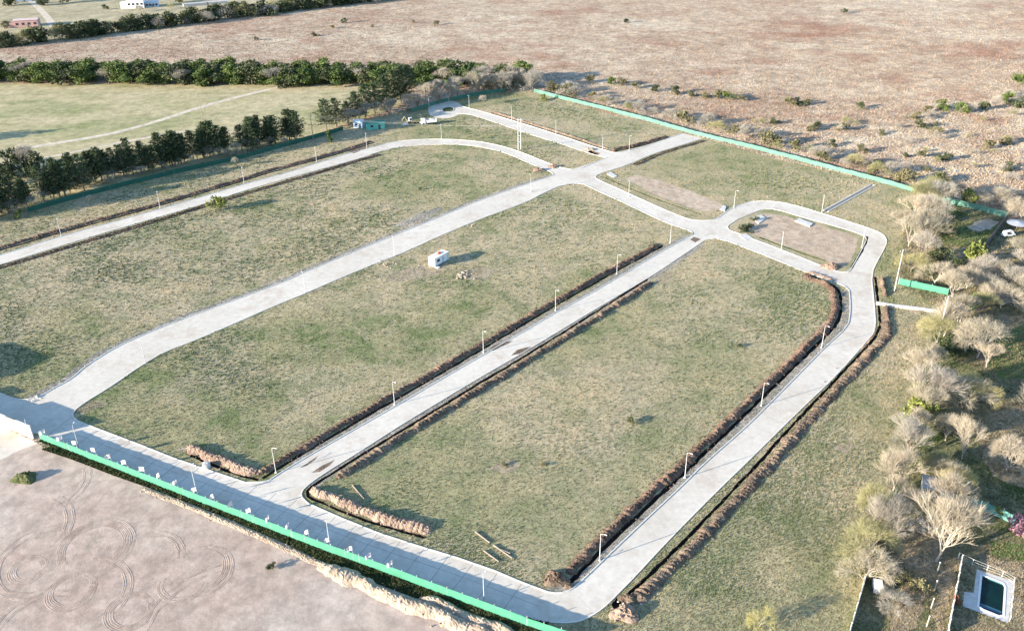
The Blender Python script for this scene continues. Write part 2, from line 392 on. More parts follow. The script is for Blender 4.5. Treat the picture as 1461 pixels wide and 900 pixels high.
wML, wMR, wLU, wLL, wXU, wR2L, wR2R, wRRL = [smooth(W(q), 1) for q in (ML, MR, LU, LL, XU, R2L, R2R, RRL)]
wXL, wX2L, wCL, wCU, wNL, wTI = [smooth(W(q), 1) for q in (XL, X2L, CL, CU, NL, TI)]
wFK, wFK2, wFK3, wNU1, wNU2 = [W(q) for q in (FK, FK2, FK3, NU1, NU2)]
wFENCE, _ = resample(W(FENCE), 4.0)
wLOT = smooth(W(LOT_EDGE), 1)
fn = normals2(wFENCE)                         # points away from the camera (to the road)
if fn[0][1] < 0: fn = -fn
wFNEAR = wFENCE + fn * 1.3
cul_c = at(635.5, 156.2)[:2]
cul = np.array([cul_c + np.array([8.2 * math.cos(t), 15.5 * math.sin(t)]) for t in np.linspace(0, 2 * math.pi, 40)[:-1]])
isl_c = at(639.2, 156.6)[:2]
isl = np.array([isl_c + np.array([2.9 * math.cos(t), 4.4 * math.sin(t)]) for t in np.linspace(0, 2 * math.pi, 25)[:-1]])
loopL = W([(989, 334), (982, 337.5)])
ROADS = [
    np.concatenate([wML, wMR[::-1]]),
    np.concatenate([wLU, wNU1[1:], wNL[:1], wLL[::-1]]),
    np.concatenate([wML[-6:], wNU1, wNL[:1], wXL[:1], wMR[-8:][::-1]]),
    np.concatenate([wNU1[-2:], wNU2, W([(1003, 197.5)]), wNL[::-1], wLL[-1:]]),
    np.concatenate([wCL, wNU2[:1], wCU[::-1]]),
    cul,
    np.concatenate([wXU, wFNEAR[:-2][::-1], W([(-90, 575)]), wFK, wFK2, wR2L[-1:], wFK3, wRRL[::-1], wX2L[::-1], wR2R[:2], wXL[::-1]]),
    np.concatenate([wR2L, wFK3[:1], wR2R[::-1], wXL[-2:]]),
]
GATE_PATH = W([(-90, 572), (0, 606), (16.4, 614.6), (47, 628), (54, 633), (30, 641), (0, 656), (-90, 702)])

def strip(P, wd):
    P, _ = resample(smooth(P, 1), 2.5)
    return np.concatenate([offset(P, wd / 2), offset(P, -wd / 2)[::-1]])
def wiggly(P, wd, amp=.12):
    P, _ = resample(smooth(P, 1), 1.6)
    g = np.random.default_rng(len(P))
    a = offset(P, wd / 2) + g.normal(0, amp, P.shape) * .7
    b = offset(P, -wd / 2) + g.normal(0, amp, P.shape) * .7
    return np.concatenate([a, b[::-1]])
def ragged(P, amp=.8):
    P = np.concatenate([P, P[:1]]); P, _ = resample(smooth(P, 2), 1.6); P = P[:-1]; g = np.random.default_rng(len(P))
    return P + g.normal(0, amp * .45, P.shape)
TR = {
 'a': [(376, 683), (393, 671.5), (432, 648), (514, 600), (561, 572.5), (623.8, 537), (689.5, 498), (750, 462), (795.8, 434.5), (836.9, 412), (878, 388), (919, 366.5), (946.4, 351)],
 'a2': [(268, 646.5), (301, 662), (330, 673.5), (352, 680), (369, 684.5)],
 'b': [(924.5, 398.5), (886, 422.5), (850.6, 444.5), (750, 507.5), (678.5, 550), (623.8, 583.3), (569, 616.5), (514.3, 650), (470.5, 677), (446, 693), (437, 702), (440, 708), (456, 715), (486.9, 729), (541.6, 748), (582.7, 760), (607.4, 766)],
 'c': [(808, 839), (824, 822.5), (864, 782), (919, 730), (973.8, 679), (1061, 596), (1115.8, 542), (1178.7, 481), (1197, 462), (1201.5, 445), (1201, 418), (1193, 408.5), (1178.7, 401), (1151, 390)],
 'd': [(879, 866), (890, 854), (919, 827.5), (973.8, 774.5), (1028.5, 717), (1083, 660), (1115.8, 622), (1170.5, 565), (1225.3, 507), (1256.8, 472.4), (1254.5, 440), (1251.3, 420), (1249, 395)],
 'e': [(-60, 374), (0, 357.5), (82, 333.2), (227, 294), (347.7, 258), (391, 244.6), (459.5, 226.5), (503, 213.5), (535, 203)],
 'f': [(-60, 395), (0, 379.8), (87.6, 353.5), (227, 312.3), (328.5, 281.5), (400, 260.3), (459.5, 243.3), (540, 219.5)],
 'g': [(902.6, 235.3), (938, 219.5), (973.8, 208.8), (1003, 200)],
 'h': [(864, 253.6), (891.6, 266), (946.4, 288), (1001, 306)],
 'i': [(1084, 338.5), (1115.8, 351), (1178.7, 372.5)],
 'j': [(1237, 337.5), (1236, 347), (1215, 382)],
 'k': [(875, 217), (920, 207.2), (955, 195.8)],
 'l': [(700, 160.8), (750, 176.5), (809.5, 195), (862, 213)],
 'm': [(1178, 301.5), (1246, 264)],
}
TW = dict(a=.85, a2=.85, b=.75, c=.95, d=.75, e=1.1, f=.9, g=.9, h=.7, i=.8, j=.8, k=.9, l=.7, m=1.1)
TD = dict(a=.9, a2=.9, b=.9, c=1.0, d=1.0, e=.8, f=.7, g=.7, h=.4, i=.45, j=.4, k=.7, l=.4, m=.8)
wTR = {k: W(v) for k, v in TR.items()}
wTR['c'] = offset(wTR['c'], .35); wTR['a'] = offset(wTR['a'], .25)
# open ditch between the green fence and the raised dirt lot
d0 = wFENCE - fn * .35
DITCH = np.concatenate([d0[1:], wLOT[::-1]])
PITS = [W([(872, 862), (880, 852), (889, 857), (878, 872)]), W([(843, 214.5), (857, 219), (850, 221.5), (838, 217)])]
POOL = W([(1400.9, 820.6), (1433.5, 833.6), (1430.6, 879), (1396.5, 865.4)])
DECK = W([(1393.6, 811.5), (1446, 828.5), (1438.4, 888.6), (1373.4, 864), (1375.4, 843.8), (1389, 845)])

LOTS = {   # name: (polygon px, greenness, seed)
 'b1': (LL + ML[::-1] + FK[::-1], .25, 31), 'b2': (MR + XL + R2L + FK2[::-1], .12, 33), 'b3': (R2R[1:] + FK3 + RRL[::-1] + X2L[::-1], .72, 35),
 'b5': (XU[:22] + [(1300, 300), (1300, 272)] + [(1230, 255), (1100, 225), (1003, 197.5)] + NL[::-1], .5, 37), 'b6': (LU + NU1 + CL[::-1], .5, 39),
 'b7': (CU + NU2 + [(973.8, 188), (860, 160), (770, 133), (690, 140), (655, 149)], .5, 41)}
ZONES = []
def zone(key, poly, mat, name): ZONES.append((key, np.asarray(poly), mat, name))
zone('pool', POOL, None, None)
for p in PITS: zone('pit', p, None, None)
for k in TR: zone('tr_' + k, wiggly(wTR[k], TW[k]) if k != 'm' else strip(wTR[k], TW[k]), None, None)
zone('ditch', DITCH, None, None)
zone('deck', DECK, M['concrete'], 'pool_paving')
zone('ti_bare', ragged(W([(1064, 331), (1082, 301), (1140, 312.5), (1225, 337), (1223, 350), (1207, 384), (1180, 371), (1115, 349)]), .5), M['bare'], 'bare_ground')
zone('ti', wTI, lot_mat('island grass', 43, .45), 'grass_field')
zone('isl', isl, M['ditch'], 'grass_field')
zone('gate', GATE_PATH, M['road'], 'path')
MUD = [[(698, 498), (708, 491), (722, 487.5), (732, 486), (724, 491), (712, 496), (704, 500)], [(729, 507), (738, 499), (748, 496), (762, 494), (756, 499), (745, 504)], [(427, 668), (446, 655), (455, 649), (449, 656), (438, 664)], [(444, 674), (460, 663.5), (478, 655.5), (470, 664), (456, 673)],
       [(496, 216.5), (515, 209), (530, 207.5), (520, 213), (505, 219)], [(985, 342), (990, 338), (1000, 341), (992, 346)]]
for q in MUD: zone('mud', W(q), M['soil'], 'mud')
for i, p in enumerate(ROADS): zone('road', p, M['road'], 'road')
M['worn'] = ground_mat('worn grey verge', [(.35, (.27, .25, .20)), (.65, (.40, .355, .29))], [(.3, (.22, .22, .15)), (.5, (.36, .32, .25)), (.7, (.46, .40, .32))], (.66, 1.28), .06, .4, 3.2, .6, .12, off=28.0)
for q in (wiggly(offset(wML, 1.1), 2.1, .35), wiggly(offset(wR2L, -1.0)[:-8], 1.9, .25), wiggly(offset(wRRL, -1.0), 1.9, .25), wiggly(offset(wR2R, 1.0)[4:-6], 1.7, .3)): zone('worn', q, M['worn'], 'verge')
for q in ([(108, 582), (120, 574), (150, 570), (153, 578), (128, 586), (112, 591)], [(548, 398), (585, 380), (622, 379), (646, 376), (634, 388), (598, 398), (565, 405)], [(700, 668), (722, 656), (748, 660), (735, 672), (712, 674)], [(930, 400), (950, 388), (962, 392), (940, 408)],
          [(255, 640), (275, 632), (290, 640), (270, 652)], [(655, 385), (690, 378), (715, 388), (690, 398), (660, 399)], [(870, 800), (892, 782), (915, 776), (905, 794), (886, 806)], [(1190, 640), (1215, 628), (1228, 640), (1205, 652)], [(560, 322), (610, 298), (640, 294), (618, 308), (580, 324)]):
    zone('wornpatch', ragged(W(q), 1.0), M['tan_yard'] if q[0][0] not in (560, 870) else M['worn'], 'bare_ground')
zone('b5_bare', ragged(W([(893, 255), (912, 247), (1028, 288), (1030, 299), (1010, 304), (946, 284)]), .5), M['bare'], 'bare_ground')
for k, (q, g, sd_) in LOTS.items(): zone(k, W(q), lot_mat('grass ' + k, sd_, g), 'grass_field')
zone('lot', np.concatenate([W([(-130, 560), (-90, 572), (60, 636)]), wLOT, W([(810, 1000), (600, 1400), (-400, 1400), (-400, 700)])]), M['dirt'], 'dirt_ground')
zone('track', strip(W([(-60, 232), (41, 210), (131, 196.5), (181, 185.5), (227, 172.5), (285, 153), (356, 134), (410, 122)]), 3.6), M['track'], 'dirt_path')
zone('track2', strip(W([(-60, 262), (60, 226), (130, 212), (200, 198), (270, 186)]), 2.4), M['track'], 'dirt_path')
zone('field', W([(-300, 130), (0, 119), (330, 121), (560, 122), (590, 140), (560, 155), (440, 195), (200, 252), (0, 312), (-300, 395)]), M['field'], 'field')
zone('pastrack', strip(W([(30, -12), (64, 20), (78, 40), (84, 52)]), 5), M['track'], 'dirt_path')
zone('pasture', W([(-600, 120), (0, 66), (150, 51), (300, 31), (450, 12), (600, -4), (760, -30), (900, -90), (-900, -90)]), M['far_pasture'], 'field')
zone('bank', ragged(W([(1290, 745), (1322, 733), (1352, 742), (1336, 800), (1322, 850), (1308, 905), (1262, 905), (1282, 850), (1296, 800)])), M['tan_yard'], 'bare_ground')
zone('bank2', ragged(W([(1345, 790), (1366, 806), (1352, 866), (1345, 905), (1327, 905), (1334, 850)])), M['tan_yard'], 'bare_ground')
zone('bank3', ragged(W([(1392, 600), (1461, 575), (1530, 600), (1500, 690), (1461, 700), (1410, 680)])), M['tan_yard'], 'bare_ground')
zone('bank4', ragged(W([(1395, 790), (1440, 800), (1530, 815), (1530, 840), (1450, 822), (1400, 806)])), M['tan_yard'], 'bare_ground')
zone('patch', ragged(W([(1381, 325), (1396, 313), (1418, 314), (1428, 318), (1412, 328), (1388, 331)])), M['bare'], 'bare_ground')
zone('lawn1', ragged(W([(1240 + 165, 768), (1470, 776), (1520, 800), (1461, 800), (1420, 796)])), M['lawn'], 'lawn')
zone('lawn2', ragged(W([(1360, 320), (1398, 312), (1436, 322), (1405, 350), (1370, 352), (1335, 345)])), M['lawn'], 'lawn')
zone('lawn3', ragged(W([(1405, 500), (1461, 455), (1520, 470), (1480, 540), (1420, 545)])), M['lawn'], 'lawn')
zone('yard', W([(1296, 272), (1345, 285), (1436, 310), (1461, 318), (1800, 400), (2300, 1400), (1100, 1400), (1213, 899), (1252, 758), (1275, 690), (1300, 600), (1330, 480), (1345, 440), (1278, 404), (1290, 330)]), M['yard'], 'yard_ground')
zone('b8', W([(1236, 315), (1300, 285), (1290, 330), (1278, 404), (1345, 440), (1330, 480), (1300, 600), (1275, 690), (1252, 758), (1213, 899), (1100, 1400), (810, 1400), (780, 890), (1250, 480)]), lot_mat('grass b8', 45, .6), 'grass_field')
zone('verge', np.concatenate([wFENCE - fn * .6, (wFENCE + fn * 3)[::-1]]), M['ditch'], 'verge')
zone('b9', W([(-300, 395), (0, 312), (200, 252), (440, 195), (520, 172), (612, 148), (700, 128), (765, 130), (700, 165), (600, 205), (400, 255), (0, 372), (-300, 460)]), lot_mat('grass b9', 47, .35), 'grass_field')
zone('entry', W([(-300, 460), (0, 372), (30, 380), (40, 560), (-40, 600), (-300, 520)]), lot_mat('grass entry', 49, .35), 'grass_field')

# constrained triangulation of the whole plan: every zone keeps its own faces, trenches and pools stay open
cv, ce = [], []
def ring(P):
    b = len(cv)
    cv.extend([Vector((float(x), float(y))) for x, y in P])
    ce.extend([(b + i, b + (i + 1) % len(P)) for i in range(len(P))])
BIG = np.array([(-6000, -1500), (6000, -1500), (6000, 9000), (-6000, 9000)], float)
ring(BIG)
for k, p, mt, nm in ZONES: ring(p)
ov, oe, of, *_ = delaunay_2d_cdt(cv, ce, [], 0, 1e-3)
V2 = np.array([(v.x, v.y) for v in ov]); T = np.array([tuple(f) for f in of])
a_, b_, c_ = V2[T[:, 0]], V2[T[:, 1]], V2[T[:, 2]]
cr = (b_[:, 0] - a_[:, 0]) * (c_[:, 1] - a_[:, 1]) - (b_[:, 1] - a_[:, 1]) * (c_[:, 0] - a_[:, 0])
T[cr < 0] = T[cr < 0][:, ::-1]
CEN = (a_ + b_ + c_) / 3
owner = np.full(len(T), -1)
for zi in range(len(ZONES) - 1, -1, -1):
    owner[inside(ZONES[zi][1], CEN)] = zi
def sub(mask, z=0.0):
    F = T[mask]; u, inv = np.unique(F, return_inverse=True)
    return np.column_stack([V2[u], np.full(len(u), z)]), inv.reshape(F.shape)
roadset = [i for i, q in enumerate(ZONES) if q[0] == 'road']
done = set()
for zi, (key, p, mt, nm) in enumerate(ZONES):
    if mt is None or zi in done: continue
    ids = roadset if key == 'road' else [zi]
    done.update(ids)
    mk = np.isin(owner, ids)
    if mk.any(): tag(link(nm, raw_mesh(nm, *sub(mk), mt)), kind='structure')
tag(link('ground', raw_mesh('ground', *sub(owner == -1), M['heath'])), kind='structure')

def pit(ids, depth, wall, floor, name, inset=0.0):
    mk = np.isin(owner, ids); F = T[mk]
    if not len(F): return None
    V, FF = sub(mk, -depth)
    e = {}
    for t in F:
        for i in range(3):
            q = (int(t[i]), int(t[(i + 1) % 3])); e[q] = 1
    bd = [q for q in e if (q[1], q[0]) not in e]
    mb = MB()
    mb.add(V, [tuple(t) for t in FF])
    for i, j in bd:
        A, B = V2[i], V2[j]
        mb.add([(A[0], A[1], 0), (B[0], B[1], 0), (B[0], B[1], -depth), (A[0], A[1], -depth)], [(0, 3, 2, 1)])
    o = mb.build(name, wall); tag(o, kind='structure'); return o
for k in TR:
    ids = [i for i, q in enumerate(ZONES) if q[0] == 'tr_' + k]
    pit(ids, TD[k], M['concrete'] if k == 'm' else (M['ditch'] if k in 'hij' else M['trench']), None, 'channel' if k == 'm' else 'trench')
pit([i for i, q in enumerate(ZONES) if q[0] == 'pit'], 1.0, M['trench'], None, 'trench')
pit([i for i, q in enumerate(ZONES) if q[0] == 'ditch'], .95, M['ditch'], None, 'ditch')

# kerbs and joints of the concrete roads
def kerb_run(mb, P, wd=.2, h=.13):
    P, _ = resample(P, 1.2)
    n = normals2(P); L = P + n * wd / 2; Q = P - n * wd / 2; m_ = len(P)
    v = np.concatenate([np.column_stack([L, np.full(m_, -.03)]), np.column_stack([L, np.full(m_, h)]), np.column_stack([Q, np.full(m_, h)]), np.column_stack([Q, np.full(m_, -.03)])])
    f = []
    for i in range(m_ - 1):
        for k in range(3):
            f.append((k * m_ + i, k * m_ + i + 1, (k + 1) * m_ + i + 1, (k + 1) * m_ + i))
    f += [(0, m_, 2 * m_, 3 * m_), (m_ - 1, 4 * m_ - 1, 3 * m_ - 1, 2 * m_ - 1)]
    mb.add(v, f)
kb = MB()
for P in (wML, wMR, wLU, wLL, wXU, wR2L, wR2R, wRRL, wXL, wX2L, wCL, wCU, wNL, wFK, wFK2, wFK3, wNU1, wNU2, np.concatenate([wTI, wTI[:1]]), wFNEAR[3:-2]):
    kerb_run(kb, P)
kerb_run(kb, np.concatenate([isl, isl[:1]]), .25, .15)
tag(kb.build('kerb', M['kerb']), kind='structure')
jb = MB()
def joints(A, B, step, wd=.05, along=True, skip=0.0):
    """cross joints every step metres between two road edges, one joint along the middle"""
    A, sA = resample(A, 1.0)
    for i in range(int(skip), len(A) - 1, int(step)):
        p = A[i]; d2 = ((B[:, None] - p[None, None]) ** 2).sum(-1).ravel(); q = B[int(np.argmin(d2))]
        jb.tube((p[0], p[1], -.016), (q[0], q[1], -.016), wd * .55, None, 4, False)
dn = lambda P: resample(P, .5)[0]
joints(np.concatenate([wFK2, wFK3]), dn(wFNEAR), 5, .075)
mid = np.array([p * .5 + dn(wFNEAR)[int(np.argmin(((dn(wFNEAR) - p) ** 2).sum(1)))] * .5 for p in resample(np.concatenate([wFK2, wFK3]), 3.0)[0]])
jb.path([(x, y, -.016) for x, y in mid], .04, 4)
for A, B in ((wMR, wML), (wR2L, wR2R), (wRRL, wXU), (wLU, wLL), (wXL, wXU)): joints(A, dn(B), 6, .035, skip=4)
tag(jb.build('road_joint', M['joint']), kind='structure')

# ------------------------------------------------------------------ spoil heaps along the trenches
def vnoise(n, k, g):
    c = g.random(n // k + 3); x = np.arange(n) / k; i = x.astype(int); t = x - i; t = t * t * (3 - 2 * t)
    return c[i] * (1 - t) + c[i + 1] * t
def heap(P, wd, h, mat, label, group='earth heaps along the trenches', lump=1.0, seed=1, ends=1.2, name='spoil_heap'):
    g = np.random.default_rng(seed)
    P, s = resample(smooth(P, 1), .32)
    n = normals2(P); m_ = len(P); K = 15; JIT = .05 if lump < .4 else .07
    lum = 1 - .42 * lump * (.35 + .9 * vnoise(m_, 4, g)) * np.abs(np.sin(math.pi * (s / 1.15 + vnoise(m_, 7, g) * 1.6))) ** 2.2
    hh = h * (.42 + .7 * vnoise(m_, 8, g) + .34 * vnoise(m_, 3, g)) * lum
    e = np.clip(np.minimum(s, s[-1] - s) / ends, 0, 1); hh *= np.sqrt(e) * .9 + .02
    ww = wd * (.62 + .5 * vnoise(m_, 7, g) + .3 * vnoise(m_, 3, g)) * (.55 + .45 * e) * (1 - .14 * lump * (1 - lum) / .42)
    cx = (vnoise(m_, 8, g) - .5) * wd * .25
    V = []
    for k in range(K):
        t = k / (K - 1) * 2 - 1
        z = hh * np.maximum(0, 1 - abs(t) ** 1.7) + g.normal(0, JIT, m_) * (abs(t) < .95) * (.4 + .6 * (1 - abs(t))) - (.06 if abs(t) > .95 else 0)
        o = t * ww / 2 + cx + g.normal(0, .05, m_)
        V.append(np.column_stack([P + n * o[:, None], z]))
    V = np.concatenate(V); F = []
    for k in range(K - 1):
        i = np.arange(m_ - 1)
        F.append(np.stack([k * m_ + i + 1, k * m_ + i, (k + 1) * m_ + i, (k + 1) * m_ + i + 1], 1))
    mb = MB(); mb.add(V, np.concatenate(F).tolist())
    for _ in range(int(s[-1] * (4.0 if lump > .4 else 1.2))):                                     # loose clods rolled off the heap
        i = g.integers(0, m_); o = g.normal(0, wd * .52); r_ = .06 + .2 * g.random() ** 2
        p = P[i] + n[i] * o
        mb.blob((p[0], p[1], r_ * .4 + max(0, hh[i] * (1 - abs(2 * o / wd) ** 1.7))), (r_, r_ * .8, r_ * .7), int(g.integers(1e6)), .3, 5, 3)
    o = mb.build(name, mat)
    tag(o, label, 'earth heap', group); return o
def off_px(k, d, i0=0, i1=None):
    return offset(resample(wTR[k], 3.0)[0], d)[i0:i1]
heap(off_px('a', 1.55), 2.2, 1.0, M['soil_dark'], 'long dark earth ridge beside the trench left of the middle lamp-lined road', seed=1)
heap(W([(268, 637), (284, 645), (300, 652), (330, 664), (352, 671), (368, 674)]), 2.6, 1.15, M['soil_pale'], 'short pale lumpy earth ridge ending at the lower left corner of the middle road', seed=2, lump=.6)
heap(offset(W([(929, 403), (892, 428), (852, 453), (752, 516), (680, 559), (625, 592.5), (570, 626), (516, 659), (482, 683)]), 0), 2.4, 1.05, M['soil'], 'long low earth ridge beside the trench right of the middle road', seed=3)
heap(W([(444, 698), (462, 706), (489, 716), (515, 728), (545, 739), (585, 751), (617, 758)]), 2.7, 1.3, M['soil_pale'], 'tall pale earth ridge with a flat lit face facing the front road', seed=4, lump=.7)
heap(off_px('c', 1.65, 1), 2.4, 1.05, M['soil_dark'], 'long dark earth ridge bending along the left side of the right road', seed=5)
heap(W([(1151, 388), (1172, 393.5), (1190, 401)]), 1.3, .5, M['soil_pale'], 'small pale earth heap at the start of the trench below the traffic island', seed=6)
heap(off_px('d', -1.95, 1, -9), 2.7, .85, M['soil'], 'long toothed earth ridge along the right side of the right road', seed=7)
heap(W([(1268, 472), (1266, 452), (1264, 437)]), 1.6, 1.0, M['soil'], 'short earth heap right of the road bend below the white pipe path', seed=8)
heap(W([(1262, 424), (1260, 410), (1258, 396)]), 1.6, 1.0, M['soil'], 'short earth heap right of the road above the white pipe path', seed=9)
heap(off_px('e', 2.0), 2.3, .8, M['soil_dark'], 'long dark earth ridge along the upper side of the left road', seed=10)
heap(off_px('f', -1.6), 1.5, .6, M['soil_dark'], 'low dark earth ridge along the lower side of the left road', seed=11)
heap(off_px('l', 1.6), 1.4, .45, M['soil_pale'], 'thin reddish earth ridge along the far road to the turning circle', seed=12)
heap(off_px('k', 1.7), 2.0, .9, M['soil_dark'], 'lumpy dark earth ridge beside the road end at the back fence', seed=13)
heap(off_px('g', -1.3), 1.2, .6, M['soil'], 'thin earth ridge on the lower side of the road end at the back fence', seed=14)
def mound(c, rad, h, mat, label, seed=0, cat='earth mound', group=None, name='earth_mound', clods=24):
    g = np.random.default_rng(seed); mb = MB(); N, K = 22, 8; v = [(c[0], c[1], h * .95)]; f = []
    for k in range(1, K + 1):
        for i in range(N):
            t = 2 * math.pi * i / N; r_ = k / K
            q = 1 + .18 * math.sin(3 * t + seed) + g.normal(0, .05)
            v.append((c[0] + rad[0] * r_ * q * math.cos(t), c[1] + rad[1] * r_ * q * math.sin(t), (h * (1 - r_ ** 1.6) * (1 + g.normal(0, .13)) if k < K else -.06)))
    for i in range(N): f.append((0, 1 + i, 1 + (i + 1) % N))
    for k in range(K - 1):
        for i in range(N): f.append((1 + k * N + i, 1 + (k + 1) * N + i, 1 + (k + 1) * N + (i + 1) % N, 1 + k * N + (i + 1) % N))
    mb.add(v, f)
    for _ in range(clods):
        t, r_ = g.random() * 6.28, g.random() ** .5; s_ = .08 + .22 * g.random() ** 2
        mb.blob((c[0] + rad[0] * 1.1 * r_ * math.cos(t), c[1] + rad[1] * 1.1 * r_ * math.sin(t), h * max(0, 1 - r_ ** 1.6) + s_ * .3), (s_, s_ * .8, s_ * .7), int(g.integers(1e6)), .35, 6, 4)
    return tag(mb.build(name, mat), label, cat, group)
mound(at(792, 826), (2.3, 1.9), 1.5, M['soil'], 'rounded brown earth mound at the inside corner of the front and right roads', 21)
mound(at(811, 836.5), (.9, .7), .7, M['soil'], 'small earth pile beside the kerb at the inside corner of the right road', 22, clods=8)
mound(at(891, 876), (2.5, 2.0), 1.5, M['soil_pale'], 'tan earth mound beside the open pit at the outer bend of the right road', 23)
mound(at(897, 855), (1.6, 1.2), .9, M['soil'], 'smaller earth mound above the open pit beside the right road', 24)
mound(at(1186, 381), (3.0, 2.2), 1.3, M['soil_pale'], 'reddish earth mound on the corner of the traffic island', 25)
mound(at(790, 238.5), (2.4, 1.7), 1.1, M['soil_pale'], 'pinkish earth mound beside the upper side of the curved left road end', 26)
mound(at(768, 243.5), (2.6, 1.8), 1.2, M['soil_pale'], 'earth mound on the grass tip where the curved road meets the main road', 27)
mound(at(840, 214), (2.6, 1.8), .9, M['rock'], 'tan spoil mound beside the dark pit on the far road', 28)
mound(at(36, 683), (2.6, 1.9), 1.5, M['ditch'], 'weed-covered earth mound on the pinkish dirt lot', 29)
mound(at(877, 381), (1.0, .8), .6, M['soil_pale'], 'small pale earth pile behind the dark ridge of the middle road', 30, clods=8)
# sandy banks between the dirt lot and the ditch
heap(offset(wLOT, -.8)[6:20], 1.3, .26, M['sand'], 'low sandy bank along the dirt lot edge beside the green front fence', 'sandy banks', .25, 31, 4.0, 'sand_bank')
heap(W([(455, 806), (500, 826), (541, 843), (575, 858), (600, 866), (640, 885), (680, 899), (720, 915)]), 3.6, 1.15, M['sand'], 'tall sandy bank with a rough crest on the dirt lot', 'sandy banks', .25, 32, 4.0, 'sand_bank')
heap(W([(598, 852), (630, 863), (665, 878), (700, 892), (740, 908)]), 2.2, .8, M['sand'], 'short sandy bank between the tall bank and the weedy ditch', 'sandy banks', .25, 33, 3.0, 'sand_bank')

# tyre tracks pressed into the dirt lot: ruts with raised lips
tk = MB()
def rut(c, rx, ry, t0, t1, rot=0.0, n=60):
    t = np.linspace(R(t0), R(t1), n); ca, sa = math.cos(rot), math.sin(rot)
    x, y = rx * np.cos(t), ry * np.sin(t)
    P = np.column_stack([c[0] + x * ca - y * sa, c[1] + x * sa + y * ca])
    rut_line(P)
def rut_line(P):
    n_ = normals2(P); m_ = len(P); prof = [(-.26, .004), (-.12, .020), (0, .005), (.12, .020), (.26, .004)]
    g = np.random.default_rng(m_)
    amp = np.clip(vnoise(m_, 5, g) * 1.3 + .1, .3, 1.2); P = P + n_ * (vnoise(m_, 6, g) - .5)[:, None] * .25   # ruts fade in and out
    V = np.concatenate([np.column_stack([P + n_ * a * (.7 + .5 * amp)[:, None], .003 + z * amp + (g.random(m_) * .012 if z > .01 else 0)]) for a, z in prof])
    tk.add(V, [(k * m_ + i + 1, k * m_ + i, (k + 1) * m_ + i, (k + 1) * m_ + i + 1) for k in range(4) for i in range(m_ - 1)])
for (px, py, r_, a0, a1, cnt, gap) in ((102, 842, 3.2, 0, 360, 3, .42), (186, 871, 3.0, 0, 360, 3, .45), (136, 780, 5.2, -60, 200, 4, .5), (40, 812, 2.2, 0, 330, 3, .5), (60, 800, 7.2, 70, 280, 2, 1.3),
                                       (120, 845, 6.6, -80, 70, 2, 1.2), (205, 800, 6.0, -20, 80, 2, 1.0), (283, 812, 4.6, -110, 70, 3, .6), (262, 830, 3.6, 150, 330, 2, .6), (60, 900, 7, 60, 200, 2, 1.1), (330, 905, 14, 80, 150, 2, 1.4), (10, 760, 10, -30, 40, 2, 1.3), (52, 690, 9, -60, 10, 2, 1.2)):
    c = at(px, py)
    for q in range(cnt): rut(c + rng.normal(0, .12, 3), r_ + q * gap, (r_ + q * gap) * 1.12, a0 + rng.integers(-8, 8), a1 + rng.integers(-8, 8), R(25))
tag(tk.build('tyre_tracks', M['dirt_wet']), kind='stuff')

# ------------------------------------------------------------------ grass tufts (nobody could count them)
def patchy(P):
    x, y = P[:, 0], P[:, 1]
    return np.sin(.055 * x + 1.9 * np.sin(.031 * y)) * np.sin(.047 * y + 1.7 * np.sin(.033 * x)) + .5 * np.sin(.17 * x + .6 * np.sin(.21 * y)) * np.sin(.15 * y)
def tufts(name, mat, pts, hmin, hmax, wid):
    n = len(pts); g = rng
    d = np.linalg.norm(pts, axis=1)
    sc = np.clip(d / 170, .75, 1.9)
    h = (hmin + (hmax - hmin) * g.random(n) ** 1.8) * sc
    V = np.zeros((n, 9, 3)); a0 = g.random(n) * 6.28
    for b in range(3):
        a = a0 + b * 2.1 + g.normal(0, .3, n)
        dx, dy = np.cos(a), np.sin(a); r_ = wid * sc * (.7 + .6 * g.random(n))
        ln = h * (.35 + .5 * g.random(n))
        V[:, b * 3, :2] = pts + np.stack([-dy, dx], 1) * r_[:, None]
        V[:, b * 3 + 1, :2] = pts - np.stack([-dy, dx], 1) * r_[:, None]
        V[:, b * 3 + 2, :2] = pts + np.stack([dx, dy], 1) * ln[:, None]
        V[:, b * 3 + 2, 2] = h
    # one triangle fan sharing the base centre keeps a tuft one island
    V = V.reshape(-1, 3)
    o = link(name, raw_mesh(name, V, np.arange(len(V)).reshape(-1, 3), mat))
    return tag(o, kind='stuff')
def scatter(ids, N, dmax):
    mk = np.isin(owner, ids)
    A, B, C_ = V2[T[mk][:, 0]], V2[T[mk][:, 1]], V2[T[mk][:, 2]]
    x = rng.random(N * 3) * 1.25 - .125; y = rng.random(N * 3)
    px = x * 1461; py = -12 + y * 972
    d = np.stack([(px - 730.5) / FPX, -(py - 450) / FPX, np.ones(len(px))], 1) @ CAM
    P = (d * (-HC / d[:, 2])[:, None])[:, :2]
    P = P[np.linalg.norm(P, axis=1) < dmax]
    return P
ALL = scatter([], 430000, 1000)
def zone_of(P):
    res = np.full(len(P), -1)
    for zi in range(len(ZONES) - 1, -1, -1):
        res[inside(ZONES[zi][1], P)] = zi
    return res
ZO = zone_of(ALL)
def pick(keys, frac):
    ids = [i for i, q in enumerate(ZONES) if q[0] in keys]
    P = ALL[np.isin(ZO, ids)]
    return P[rng.random(len(P)) < frac]
for k, (q, g, sd_) in LOTS.items(): tufts('grass', lot_mat('tufts ' + k, sd_, g, .3), pick([k], .42), .05, .15, .09)
tufts('grass', lot_mat('tufts b8', 45, .6, .3), pick(['b8'], .45), .06, .2, .10)
tufts('grass', lot_mat('tufts b9', 47, .35, .3), pick(['b9', 'entry'], .4), .06, .17, .10)
